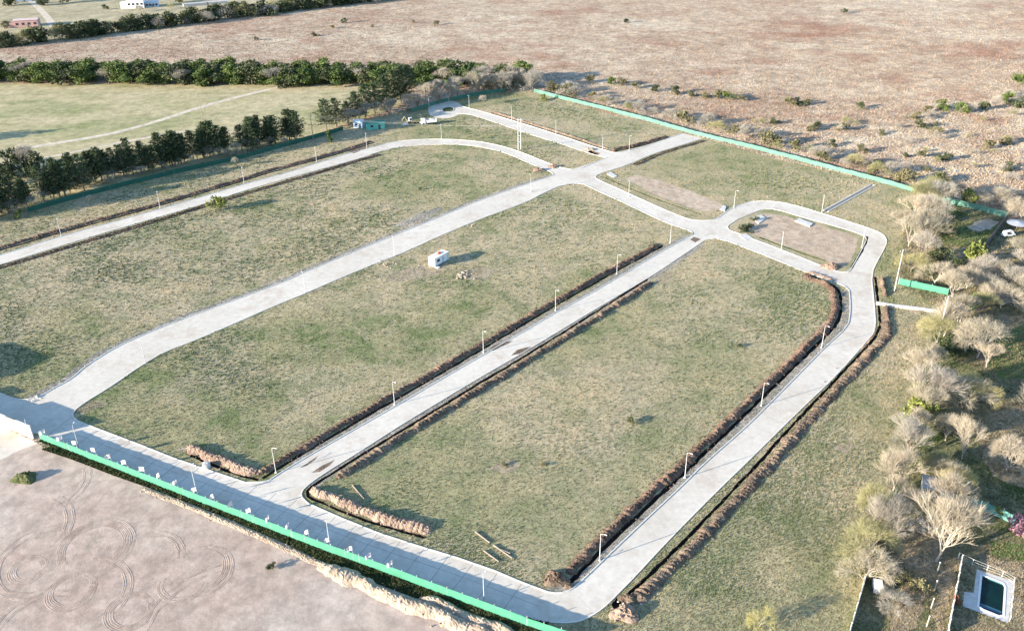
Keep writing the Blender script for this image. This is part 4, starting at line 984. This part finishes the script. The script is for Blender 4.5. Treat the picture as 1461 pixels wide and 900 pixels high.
for i, (fx, fy) in enumerate(flag_px):
    best = min(range(len(Qf)), key=lambda k: (proj((Qf[k][0], Qf[k][1], 3.0))[0] - fx) ** 2)
    q = Qf[best] + fn[0] * .05
    root = empty('flag', (q[0], q[1], 0), R(rng.uniform(-30, 35)))
    p = MB(); p.tube((0, 0, 0), (0, 0, 3.75), .03, .022, 6); p.build('flagpole', M['steel'], root)
    g = np.random.default_rng(i + 90); hang = rng.uniform(.3, 1.0) if i > 6 else rng.uniform(.0, .35)
    nx, nz = 9, 8; V = []
    for a in range(nx):
        for b in range(nz):
            u, v = a / (nx - 1), b / (nz - 1)
            x = u * (1.25 - .6 * hang); z = 3.7 - v * 1.0 - u * u * .75 * hang - u * .18
            V.append((x * -1.0 - .02, .10 * math.sin(u * 7 + i) * u + .05 * math.sin(v * 5 + i), z))
    c = MB(); c.add(V, [(a * nz + b, a * nz + b + 1, (a + 1) * nz + b + 1, (a + 1) * nz + b) for a in range(nx - 1) for b in range(nz - 1)])
    c.build('flag_cloth', M['flag_b'] if i in (12, 18, 14) else M['flag'], root)
    tag(root, 'pale flag on the green front fence, %s from the white gate wall' % nth(i), 'flag', 'flags along the green front fence')
# white gate wall at the entrance
gw = empty('gate_wall')
g0, g1 = at(-62, 581)[:2], at(52, 627.5)[:2]
dv = (g1 - g0) / np.linalg.norm(g1 - g0); Lg = np.linalg.norm(g1 - g0); ang = math.atan2(dv[1], dv[0])
def wseg(a, b, H, th, mat, name, lab=None, z=0):
    c = g0 + dv * (a + b) / 2; mb = MB(); mb.box((c[0], c[1], z + H / 2 - .05), (b - a, th, H + .1), ang); o = mb.build(name, mat, gw)
    if lab: o['label'] = lab
    return o
pl = plain('tan render', (.52, .40, .30), .85, .1, 1.0)
tpx = lambda x: float(np.dot(at(x, 581 + (x + 62) * .408)[:2] - g0, dv))
segs = [(tpx(-110), tpx(-84), 2.7), (tpx(-84), tpx(-62), 3.5), (tpx(-62), tpx(-27), 2.75), (tpx(-27), tpx(14), 3.45), (tpx(28), tpx(48.5), 3.45)]
for a, b, hh in segs: wseg(a, b - .02, hh, .25, M['white_paint'], 'wall_panel')
wseg(tpx(14), tpx(28), 3.4, .2, pl, 'door_panel', 'tan sliding gate panel')
for a, b, hh in segs:
    c = g0 + dv * (a + b) / 2; mb = MB(); mb.box((c[0], c[1], hh + .02), (b - a, .36, .08), ang); mb.build('coping', M['kerb'], gw)
mb = MB(); pq = g0 + dv * Lg * .93; mb.tube((pq[0], pq[1], 3.4), (pq[0], pq[1], 4.9), .06, .05, 6); mb.build('mast', M['steel'], gw)
tag(gw, 'white entrance wall with a tan gate panel beside the concrete apron', 'wall')
# unseen building added outside the view so that its shadow reaches the entrance
tipx = at(60, 517)[:2]
gh_dir = np.array([math.cos(R(SUN_AZ)), math.sin(R(SUN_AZ))])
ghp = tipx + gh_dir * (7.4 / math.tan(R(SUN_EL))) + np.array([-8.5, 2.5])
gh = empty('shadow_block', (ghp[0], ghp[1], 0), R(-30))
mb = MB(); mb.box((0, 0, 3.6), (16, 9, 7.3)); mb.build('wall', M['white_paint'], gh)
mb = MB(); mb.box((0, 0, 7.35), (16.6, 9.6, .25)); mb.build('roof', M['grey_roof'], gh)
mb = MB(); mb.box((8.03, 0, 1.1), (.08, 1.1, 2.2)); mb.build('door', M['timber'], gh)
for q in (-3.5, 0, 3.5):
    mb = MB(); mb.box((q, -4.53, 3.6), (1.4, .08, 1.2)); mb.build('window', M['glass'], gh)
tag(gh, 'unseen white flat-roofed block added for its shadow at the entrance road', 'building')

# ------------------------------------------------------------------ other fences and boundary walls
BF = W([(762, 131.5), (800, 141.5), (860, 156.5), (920, 172), (970, 186.5), (1003, 195.5), (1060, 209), (1130, 227), (1200, 246), (1270, 264), (1303, 274)])
fence(BF, 1.7, M['shadecloth_far'], 'long pale green shade cloth fence along the back of the lots', step=5.0, sag=.12, post_mat=M['timber'])
fence(W([(1336, 286), (1360, 292), (1394, 299.5), (1436, 311)]), 2.0, M['shadecloth_far'], 'green shade cloth fence section behind the shaded lawn', step=4.0, post_mat=M['timber'])
fence(W([(1281.5, 405.5), (1305, 411), (1330, 416), (1352, 421)]), 2.0, M['shadecloth'], 'short bright green fence section between two tall poles', step=4.0)
fence(W([(40, 303), (100, 286), (180, 265), (250, 248), (340, 228), (430, 203), (490, 186)]), 1.8, plain('shade-darkened green cloth', (.02, .10, .07), .7, .15, .4), 'dim green fence in the shade under the pine row', step=5.0, post_mat=M['timber'])  # shade of the pines is put into the darker cloth colour
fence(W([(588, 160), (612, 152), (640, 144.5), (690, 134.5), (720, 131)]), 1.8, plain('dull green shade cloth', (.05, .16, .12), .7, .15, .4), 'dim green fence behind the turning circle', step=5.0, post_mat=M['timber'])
fence(W([(1382.5, 720), (1400, 726.5), (1430, 740), (1461, 755.5), (1500, 772)]), 2.0, plain('blue green mesh', (.13, .33, .29), .7, .25, .9), 'blue-green mesh fence across the yard above the lawn', step=3.0)
def wall_line(P, H, th, mat, label, cap=True, step=2.4, post=True):
    root = empty('boundary_wall'); P, s = resample(P, step)
    pan = MB()
    for a, b in zip(P[:-1], P[1:]):
        c = (a + b) / 2; d = b - a; pan.box((c[0], c[1], H / 2 - .05), (np.linalg.norm(d) - .02, th, H + .1), math.atan2(d[1], d[0]))
    pan.build('wall_panel', mat, root)
    if post:
        for q in P:
            mb = MB(); mb.box((q[0], q[1], (H + .12) / 2 - .05), (.17, .17, H + .22)); mb.build('post', M['kerb'], root)
    return tag(root, label, 'wall')
wall_line(W([(1253, 770), (1243, 800), (1230, 842), (1214, 897), (1205, 930)]), 1.9, .1, M['concrete'], 'pale concrete panel wall edging the right grass strip')
wall_line(W([(1371, 802), (1366, 830), (1359, 866), (1351, 908)]), 1.7, .08, M['concrete'], 'pale thin wall between the tan bank and the pool garden')
wall_line(W([(1436.5, 314), (1425, 328), (1412, 345), (1398, 363)]), 2.2, .15, plain('shade-darkened wall', (.12, .11, .10), .9, .2, 1.0), 'dark garden wall running down from the lit fence corner', post=False)  # dark colour stands in for the shaded wall face
# row of stone posts on the bank
for i, (bx, by) in enumerate([(1337, 816), (1333, 842), (1328, 868), (1322, 893)]):
    p = at(bx, by); root = empty('gate_post', (p[0], p[1], 0))
    mb = MB(); mb.tube((0, 0, -.1), (.06, .02, 2.3), .13, .09, 7); mb.build('shaft', M['pale_bark'], root)
    mb = MB(); mb.blob((.06, .02, 2.32), (.13, .13, .1), i, .2, 7, 4); mb.build('top', M['white_paint'], root)
    tag(root, 'pale post on the tan bank, %s below the largest bare tree' % nth(i), 'post', 'pale posts on the tan bank')

# poles
def tall_pole(b, top_y, label, arm=False):
    p = at(*b); H = height_from(b[0], b[1], top_y); root = empty('utility_pole', (p[0], p[1], 0))
    mb = MB(); mb.tube((0, 0, -.1), (0, 0, H), .16, .10, 8); mb.build('pole', M['steel'] if not arm else M['timber'], root)
    mb = MB(); mb.box((0, 0, H - .5), (1.9, .1, .12), R(20)); cr_ = mb.build('crossarm', M['timber'], root)
    for q in (-.85, 0, .85):
        mb = MB(); mb.tube((q * math.cos(R(20)), q * math.sin(R(20)), H - .44), (q * math.cos(R(20)), q * math.sin(R(20)), H - .2), .05, .035, 6); mb.build('insulator', M['white_paint'], cr_)
    return tag(root, label, 'pole')
tall_pole((1276, 415.5), 356, 'tall pale pole at the left end of the short green fence')
tall_pole((1337, 488), 422, 'tall pale pole beside the bare tree at the pipe path end')
tall_pole((289.4, 171), 133, 'lone tan utility pole standing on the left meadow', True)
p = at(741.3, 214); Ht = height_from(741.3, 214, 169)
root = empty('power_pole', (p[0], p[1], 0))
for q in (-.55, .55):
    mb = MB(); mb.tube((q, 0, -.1), (q, 0, Ht), .17, .12, 8); mb.build('post', M['steel'], root)
mb = MB()
for z in (.25, .45, .75, .96): mb.box((0, 0, Ht * z), (1.4 if z < .7 else 3.0, .14, .16))
mb.build('crossarm', M['concrete'], root)
tag(root, 'tall twin-post concrete power pole between the curved road and the far road', 'power pole')
p2 = at(447, 199); root = empty('power_pole', (p2[0], p2[1], 0)); mb = MB(); mb.tube((0, 0, -.1), (0, 0, Ht), .16, .11, 8); mb.build('post', M['timber'], root); mb = MB(); mb.box((0, 0, Ht * .76), (2.6, .12, .14), R(70)); mb.build('crossarm', M['timber'], root)
tag(root, 'wooden power pole among the pines left of the cabins', 'power pole')
for q, lb in ((-1, 'upper'), (1, 'lower')):
    mb = MB(); pts = []
    for t in np.linspace(0, 1, 25):
        x = p2[0] * (1 - t) + p[0] * t + (q * 1.2 * t); y = p2[1] * (1 - t) + p[1] * t - q * 1.2 * (1 - t)
        pts.append((x, y, Ht * .77 - 3.0 * 4 * t * (1 - t) * .5))
    mb.path(pts, .016, 4)
    tag(mb.build('power_line', M['steel']), '%s pale cable strung over the cabins to the twin-post pole' % lb, 'cable', 'cables over the cabins')

# ------------------------------------------------------------------ culverts, channel, pipe path
def slab(P, z0, z1, mat, name, label, cat, parts=None):
    P = W(P); n = len(P); mb = MB()
    mb.add(np.concatenate([np.column_stack([P, np.full(n, z0)]), np.column_stack([P, np.full(n, z1)])]), [tuple(range(n)), tuple(range(n, 2 * n))] + [(i, (i + 1) % n, n + (i + 1) % n, n + i) for i in range(n)])
    return tag(mb.build(name, mat), label, cat, 'concrete culvert slabs')
slab([(1027, 299.5), (1031.5, 293.5), (1036, 295.5), (1034, 302)], -.1, .3, M['concrete'], 'culvert_slab', 'concrete culvert headwall at the outer side of the loop road', 'culvert')
slab([(1073, 312), (1086, 307), (1093, 312), (1082, 320)], -.1, .22, M['concrete'], 'culvert_slab', 'concrete culvert apron at the inner side of the loop road', 'culvert')
slab([(1134, 316), (1140, 312.5), (1160, 320), (1155, 324)], -.1, .35, M['concrete'], 'culvert_slab', 'concrete culvert headwall on the island by the channel', 'culvert')
slab([(1054, 336), (1064, 333), (1074, 340), (1064, 343)], -.1, .12, M['concrete'], 'culvert_slab', 'flat concrete culvert slab at the island corner of the cross road', 'culvert')
slab([(866, 249), (871, 245.5), (881, 252), (876, 254)], -.1, .2, M['concrete'], 'culvert_slab', 'concrete culvert slab beside the far junction', 'culvert')
chm = resample(wTR['m'], 2.0)[0]
for sgn, lb in ((1, 'upper'), (-1, 'lower')):
    mb = MB(); kerb_run(mb, offset(chm, sgn * .8), .3, .22); tag(mb.build('channel_wall', M['kerb']), '%s pale concrete edge of the straight drainage channel to the back fence' % lb, 'channel wall', 'edges of the drainage channel')
mb = MB(); P = W([(1250, 434), (1275, 438), (1310, 442), (1341, 446.5)])
kerb_run(mb, P, .5, .35); kerb_run(mb, offset(P, 1.0), .4, .3); tag(mb.build('pipe', M['kerb']), 'two pale concrete pipes laid side by side from the road bend to the trees', 'pipe')
p = at(294.5, 666); mb = MB(); mb.tube((p[0], p[1], -.1), (p[0] + .1, p[1], 1.0), .95, .75, 12); mb.blob((p[0], p[1], 1.0), (.75, .75, .2), 4, .15, 10, 4)
tag(mb.build('drain_chamber', M['concrete']), 'round pale concrete drain chamber beside the front road', 'drain chamber')
# ------------------------------------------------------------------ site cabin
A_, B_ = at(620.9, 382)[:2], at(640.5, 371.5)[:2]
dvec = (B_ - A_); Lc = np.linalg.norm(dvec); ac = math.atan2(dvec[1], dvec[0]); perp = np.array([-dvec[1], dvec[0]]) / Lc
cw = 2.6; cc = (A_ + B_) / 2 + perp * cw / 2
root = empty('site_cabin', (cc[0], cc[1], 0), ac); Hc_ = 2.75
mb = MB(); mb.box((0, cw / 2 - .05, Hc_ / 2 + .12), (Lc, .1, Hc_)); mb.box((-Lc / 2 + .05, -.05, Hc_ / 2 + .12), (.1, cw - .1, Hc_)); mb.box((Lc / 2 - .05, -.05, Hc_ / 2 + .12), (.1, cw - .1, Hc_)); mb.box((0, -cw / 2 + .35, Hc_ / 2 + .12), (Lc - .2, .08, Hc_)); mb.build('wall', M['white_paint'], root)
mb = MB(); mb.box((0, 0, Hc_ + .18), (Lc + .15, cw + .15, .12)); rf = mb.build('roof', M['white_paint'], root)
mb = MB(); mb.box((.6, .3, Hc_ + .4), (1.5, .5, .3), .2); mb.box((.1, -.2, Hc_ + .34), (.8, .4, .2), -.4); mb.build('roof_crate', M['orange'], rf)
mb = MB(); mb.box((0, 0, .06), (Lc, cw, .16)); mb.build('base', M['dark_metal'], root)
mb = MB(); mb.box((.9, -cw / 2 + .29, 1.2), (.9, .06, 2.0)); mb.build('door', M['blue_panel'], root)
mb = MB(); mb.box((-1.2, -cw / 2 + .29, 1.6), (1.2, .06, .8)); mb.build('window', M['glass'], root)
mb = MB(); mb.box((-Lc / 2 + .4, -cw / 2 - .6, .12), (1.0, 1.2, .24)); mb.build('step', M['white_paint'], root)
tag(root, 'white site cabin with orange crates on its roof on the middle lot', 'cabin')
def rubble(px, py, n, spread, smax, mat, label, seed, cat='rubble pile'):
    g = np.random.default_rng(seed); c = at(px, py); mb = MB()
    for _ in range(n):
        x, y = g.normal(0, spread, 2); s_ = smax * (.3 + .7 * g.random())
        mb.blob((c[0] + x * 1.4, c[1] + y, s_ * .35 + .25 * smax * max(0, 1 - (x * x + y * y) / spread ** 2)), (s_, s_ * .75, s_ * .6), int(g.integers(1e6)), .3, 6, 4)
    return tag(mb.build('rubble_pile', mat), label, cat)
rubble(661, 392.5, 26, 1.2, .55, M['rock'], 'tan rubble pile on the grass right of the white site cabin', 3)
rubble(553, 377.5, 18, 1.2, .4, M['rock'], 'low rubble pile between the main road and the white cabin', 4)
rubble(1333, 749, 40, 1.5, .4, M['concrete'], 'pale brick rubble heap under the bare trees near the shed', 5)
rubble(672, 322, 10, .6, .35, M['rock'], 'small stone pile by the main road verge', 6)
rubble(52, 567.5, 8, .6, .4, M['concrete'], 'few pale stones on the grass corner at the gate junction', 7)
rubble(905, 868, 14, 1.0, .3, M['concrete'], 'scatter of pale broken concrete beside the tan mound', 8)
# fallen timber poles
for i, (a, b) in enumerate([((678, 759), (699, 775)), ((704, 778), (731, 797)), ((690, 786), (712, 802)), ((715, 785), (728, 790)), ((503, 693), (520, 713))]):
    p, q = at(*a), at(*b); mb = MB(); mb.tube((p[0], p[1], .18), (q[0], q[1], .2), .16, .12, 7)
    tag(mb.build('timber_log', M['timber']), ['long grey log lying on the grass nearest the pale ridge end', 'long grey log lying lowest in the log pile', 'grey log half hidden in weeds beside the log pile', 'short grey log lying across the log pile', 'single grey log lying behind the tall pale ridge'][i], 'log', 'logs lying on the grass')

# ------------------------------------------------------------------ cabins, machines, vehicles
def cabin(A, B, depth, H, wall, roof, label, gable=0.0, end=None):
    A, B = at(*A)[:2], at(*B)[:2]; d = B - A; L = np.linalg.norm(d); a = math.atan2(d[1], d[0]); n = np.array([-d[1], d[0]]) / L
    if n[1] < 0: n = -n
    c = (A + B) / 2 + n * depth / 2; root = empty('cabin', (c[0], c[1], 0), a)
    mb = MB(); mb.box((0, 0, H / 2), (L, depth, H)); mb.build('wall', wall, root)
    mb = MB()
    x, y = L / 2 + .15, depth / 2 + .15
    mb.add([(-x, -y, H), (x, -y, H), (x, y, H), (-x, y, H), (-x, 0, H + .1 + gable), (x, 0, H + .1 + gable)], [(0, 1, 5, 4), (2, 3, 4, 5), (0, 4, 3), (1, 2, 5), (3, 2, 1, 0)]); mb.build('roof', roof, root)
    mb = MB(); mb.box((L * .2, -depth / 2 - .03, 1.05), (.95, .08, 2.1)); mb.build('door', M['dark_metal'], root)
    mb = MB(); mb.box((-L * .2, -depth / 2 - .03, 1.6), (1.2, .08, .9)); mb.build('window', M['glass'], root)
    return tag(root, label, 'cabin')
cabin((504.5, 182.8), (517.5, 183.2), 3.0, 3.2, M['blue_panel'], M['blue_panel'], 'pale blue site cabin in the shade of the pines')
cabin((523, 186), (549.5, 184), 5.0, 2.8, M['teal_panel'], plain('green cabin roof', (.06, .22, .16), .6, .1, .5), 'long teal site cabin with a green roof beside the blue cabin', .4)
p = at(587, 177); root = empty('backhoe_loader', (p[0], p[1], 0), R(20))
mb = MB(); mb.box((0, 0, 1.1), (3.6, 1.4, .7)); mb.box((1.6, 0, 1.4), (1.4, 1.1, .8)); mb.build('body', M['yellow'], root)
mb = MB(); mb.box((-.4, 0, 2.2), (1.5, 1.4, 1.5), 0, .88); cb = mb.build('cab', M['white_paint'], root)
mb = MB(); mb.box((-.4, -.69, 2.3), (1.1, .06, .9)); mb.build('window', M['glass'], cb)
mb = MB(); mb.tube((2.0, .5, 1.3), (3.6, .5, .7), .12, .1, 6); mb.tube((2.0, -.5, 1.3), (3.6, -.5, .7), .12, .1, 6); mb.box((3.9, 0, .5), (.7, 2.2, .8), 0, .8); mb.build('bucket', M['yellow'], root)
mb = MB(); mb.tube((-1.8, 0, 1.2), (-2.9, 0, 3.6), .2, .16, 6); mb.tube((-2.9, 0, 3.6), (-4.3, 0, 2.2), .16, .12, 6); mb.tube((-4.3, 0, 2.2), (-4.0, 0, .7), .14, .1, 6); mb.box((-3.9, 0, .5), (.7, .6, .6)); mb.build('digger_arm', M['yellow'], root)
for x, y, r_ in ((-1.1, .8, .75), (-1.1, -.8, .75), (1.5, .8, .5), (1.5, -.8, .5)):
    mb = MB(); mb.tube((x, y - .2, r_), (x, y + .2, r_), r_, r_, 14); mb.build('wheel', M['rubber'], root)
tag(root, 'faded yellow backhoe loader with raised arm above the curved road', 'backhoe')
def truck(p, rz, label, body, name='dump_truck', s=1.0):
    root = empty(name, (p[0], p[1], 0), rz); root.scale = (s, s, s)
    mb = MB(); mb.box((2.6, 0, 1.7), (1.9, 2.2, 2.1), 0, .93); cb = mb.build('cab', body, root)
    mb = MB(); mb.box((3.53, 0, 2.1), (.06, 1.8, .8)); mb.build('windscreen', M['glass'], cb)
    mb = MB(); mb.box((-.9, 0, .85), (7.0, 1.0, .25)); mb.build('chassis', M['dark_metal'], root)
    mb = MB(); mb.box((-1.2, 0, 1.1), (4.8, 2.3, .15)); mb.box((-1.2, 1.1, 1.7), (4.8, .1, 1.1)); mb.box((-1.2, -1.1, 1.7), (4.8, .1, 1.1)); mb.box((1.15, 0, 1.8), (.1, 2.2, 1.3)); mb.box((-3.55, 0, 1.7), (.1, 2.2, 1.1)); mb.build('tipper_body', body, root)
    mb = MB(); mb.blob((-1.2, 0, 1.7), (2.2, 1.0, .8), 5, .2, 10, 6); mb.build('load', M['concrete'], root)
    for x in (2.6, -1.8, -3.0):
        for y in (-1.0, 1.0):
            mb = MB(); mb.tube((x, y - .16, .5), (x, y + .16, .5), .5, .5, 12); mb.build('wheel', M['rubber'], root)
    return tag(root, label, 'truck')
truck(at(612, 177.5), R(195), 'white tipper truck loaded with pale rubble above the curved road', M['white_paint'])
mound(at(578, 178), (1.6, 1.2), 1.2, M['concrete'], 'small pale gravel pile beside the backhoe loader', 40, 'gravel pile', None, 'gravel_pile')
def car(p, rz, label, paint, name='parked_car', van=False):
    root = empty(name, (p[0], p[1], 0), rz); H = 1.9 if van else 1.45
    prof = [(-2.1, .35), (-2.15, .8), (-1.95, .95), (-1.5, H - .05), (-1.2, H), (.3 if not van else 1.0, H), (1.0 if not van else 1.5, .98), (1.95, .85), (2.12, .6), (2.1, .35)]
    n = len(prof); mb = MB()
    V = [(x, sx * (.85 if z < 1.0 else .70), z) for sx in (-1, 1) for x, z in prof]
    mb.add(V, [tuple(range(n)), tuple(range(2 * n - 1, n - 1, -1))] + [(i, n + i, n + (i + 1) % n, (i + 1) % n) for i in range(n)]); mb.build('body', paint, root)
    mb = MB(); xf = 1.0 if not van else 1.5
    mb.add([(xf + .0, -.62, 1.02), (xf, .62, 1.02), (xf - .62, .58, H - .04), (xf - .62, -.58, H - .04)], [(0, 1, 2, 3)])
    mb.v[-1][:, 0] += .04; mb.v[-1][:, 2] += .02; mb.build('windscreen', M['glass'], root)
    for sy in (-1, 1):
        mb = MB(); mb.add([(-1.6, sy * .82, 1.0), (.7, sy * .82, 1.0), (.25, sy * .725, H - .1), (-1.35, sy * .725, H - .1)], [(0, 1, 2, 3)]); mb.build('window', M['glass'], root)
    for x in (-1.3, 1.35):
        for y in (-.8, .8):
            mb = MB(); mb.tube((x, y - .1, .32), (x, y + .1, .32), .32, .32, 12); mb.build('wheel', M['rubber'], root)
    return tag(root, label, 'car' if not van else 'van')
car(at(1251, 836), R(75), 'pale car parked in the shade behind the white boundary wall', M['white_paint'])
car(at(1438, 337), R(15), 'white van parked below the grey round canopy', M['white_paint'], 'parked_van', True)
p = at(1450, 326); root = empty('garden_canopy', (p[0], p[1], 0)); mb = MB()
mb.add([(0, 0, 2.6)] + [(3.3 * math.cos(t), 3.3 * math.sin(t), 1.9) for t in np.linspace(0, 6.283, 21)[:-1]], [(0, 1 + i, 1 + (i + 1) % 20) for i in range(20)]); mb.build('canopy', M['grey_roof'], root)
mb = MB(); mb.tube((0, 0, 0), (0, 0, 2.6), .06, .05, 6); mb.build('pole', M['steel'], root)
tag(root, 'grey round canopy beside the dark garden wall at the right edge', 'canopy')
# shed
cabin((1314, 708), (1342, 714), 4.0, 2.4, M['concrete'], M['grey_roof'], 'low shed with a grey metal roof half hidden by bare trees', .35)
p = at(1348, 713); mb = MB(); root = empty('water_tank', (p[0], p[1], 0), .3); mb.box((0, 0, .95), (1.5, 1.5, 2.0)); mb.build('body', M['white_paint'], root); mb = MB(); mb.tube((0, 0, 1.95), (0, 0, 2.15), .3, .28, 12); mb.build('lid', M['dark_metal'], root)
tag(root, 'white square tank standing beside the grey-roofed shed', 'tank')
# ------------------------------------------------------------------ swimming pool
pc = POOL.mean(0)
root = empty('swimming_pool', (0, 0, 0))
mb = MB(); n = len(POOL)
mb.add(np.concatenate([np.column_stack([POOL, np.full(n, .0)]), np.column_stack([POOL, np.full(n, -1.5)])]), [(i, n + i, n + (i + 1) % n, (i + 1) % n) for i in range(n)] + [(7, 6, 5, 4)]); mb.build('basin', plain('pool lining', (.05, .15, .17), .5, .1, 1.0), root)
mb = MB(); mb.add(np.column_stack([pc + (POOL - pc) * .999, np.full(n, -.25)]), [(0, 1, 2, 3) if True else ()]); wo = mb.build('water', M['water'], root)
cp = MB(); kerb_run(cp, np.concatenate([pc + (POOL - pc) * 1.06, (pc + (POOL[:1] - pc) * 1.06)]), .35, .06); cp.build('coping', M['white_paint'], root)
mb = MB(); e0, e1 = POOL[3], POOL[2]; mm = (e0 + e1) / 2; dd = e1 - e0; mb.box((mm[0] + .25 * (pc - mm)[0], mm[1] + .25 * (pc - mm)[1], -.29), (np.linalg.norm(dd) * .9, .8, .1), math.atan2(dd[1], dd[0])); mb.build('pool_step', plain('blue step', (.04, .11, .17), .5, .1, 1.0), root)
tag(root, 'dark rectangular swimming pool set in white paving', 'swimming pool')
# wire enclosure of the pool
root = empty('pool_fence'); P = W([(1367, 796), (1392, 808), (1446, 828.5), (1440, 886)]); P, _ = resample(P, 2.4)
for q in P:
    mb = MB(); mb.tube((q[0], q[1], 0), (q[0], q[1], 1.35), .05, .05, 6); mb.build('post', M['white_paint'], root)
mb = MB()
for z in (.3, .8, 1.3): mb.path([(x, y, z) for x, y in P], .018, 4)
mb.build('rail', M['white_paint'], root)
tag(root, 'thin white rail fence round the pool paving', 'fence')
# ------------------------------------------------------------------ far buildings, top left
def house(A, B, depth, H, wall, roof, label, gable, wing=None, nwin=4):
    A, B = at(*A)[:2], at(*B)[:2]; d = B - A; L = np.linalg.norm(d); a = math.atan2(d[1], d[0]); n = np.array([-d[1], d[0]]) / L
    c = (A + B) / 2 + n * depth / 2; root = empty('house', (c[0], c[1], 0), a)
    mb = MB(); mb.box((0, 0, H / 2), (L, depth, H))
    if wing: mb.box((-L / 2 - wing / 2, -depth * .1, H * .36), (wing, depth * .7, H * .72))
    mb.build('wall', wall, root)
    x, y = L / 2 + .4, depth / 2 + .4; mb = MB()
    mb.add([(-x, -y, H), (x, -y, H), (x, y, H), (-x, y, H), (-x, 0, H + .15 + gable), (x, 0, H + .15 + gable)], [(0, 1, 5, 4), (2, 3, 4, 5), (0, 4, 3), (1, 2, 5), (3, 2, 1, 0)]); mb.build('roof', roof, root)
    for i in range(nwin):
        mb = MB(); mb.box((-L / 2 + L * (i + .5) / nwin, -depth / 2 - .05, H * .5), (1.6, .14, 1.5)); mb.build('window', M['glass'], root)
    mb = MB(); mb.box((L * .04, -depth / 2 - .06, 1.1), (1.2, .16, 2.2)); mb.build('door', M['timber'], root)
    return tag(root, label, 'house')
pk = plain('pale pink wall', (.50, .30, .27), .85, .08, .3)
house((21, 40), (55, 38), 9, 4.6, pk, plain('pale pink roof', (.58, .45, .42), .8, .08, .3), 'long low pink building on the far pasture', .6, 3)
house((182, 13), (206, 12), 9, 6.5, M['white_paint'], M['grey_roof'], 'tall white farmhouse beyond the dark hedge', 1.6, 5)
house((208, 11), (226, 10), 8, 3.5, M['blue_panel'], plain('pale roof', (.62, .64, .66), .6, .08, .3), 'low pale blue outbuilding beside the white farmhouse', .8)
house((22, 4), (46, 2), 10, 5, M['white_paint'], M['grey_roof'], 'grey-roofed house at the top left corner', 2.2)
house((262, 10), (325, 5), 4, 1.8, M['concrete'], plain('greyish long roof', (.5, .48, .45), .6, .1, .3), 'very long low pale shed beyond the dark hedge', .3, None, 0)
for i, (bx, by, hh, k) in enumerate([(60, 8, 8, 'darkbroad'), (90, 5, 9, 'darkbroad'), (120, 3, 8, 'greyround'), (12, 9, 9, 'darkbroad'), (200, 17, 5, 'greyround'), (245, 13, 5, 'olive'), (280, 22, 6, 'olive'), (150, 14, 4, 'darkshrub'), (255, 4, 8, 'darkbroad'), (10, 40, 5, 'shrub'), (340, 12, 5, 'greyround'), (420, 6, 5, 'darkshrub')]):
    plant(k, at(bx, by), hh, '%s on the far pasture, %s of its scattered plants' % ({'darkbroad': 'dark tree', 'greyround': 'bare grey bush', 'olive': 'olive bush', 'darkshrub': 'dark bush', 'shrub': 'dull bush'}[k], nth(i)), 'trees on the far pasture', 1.2)
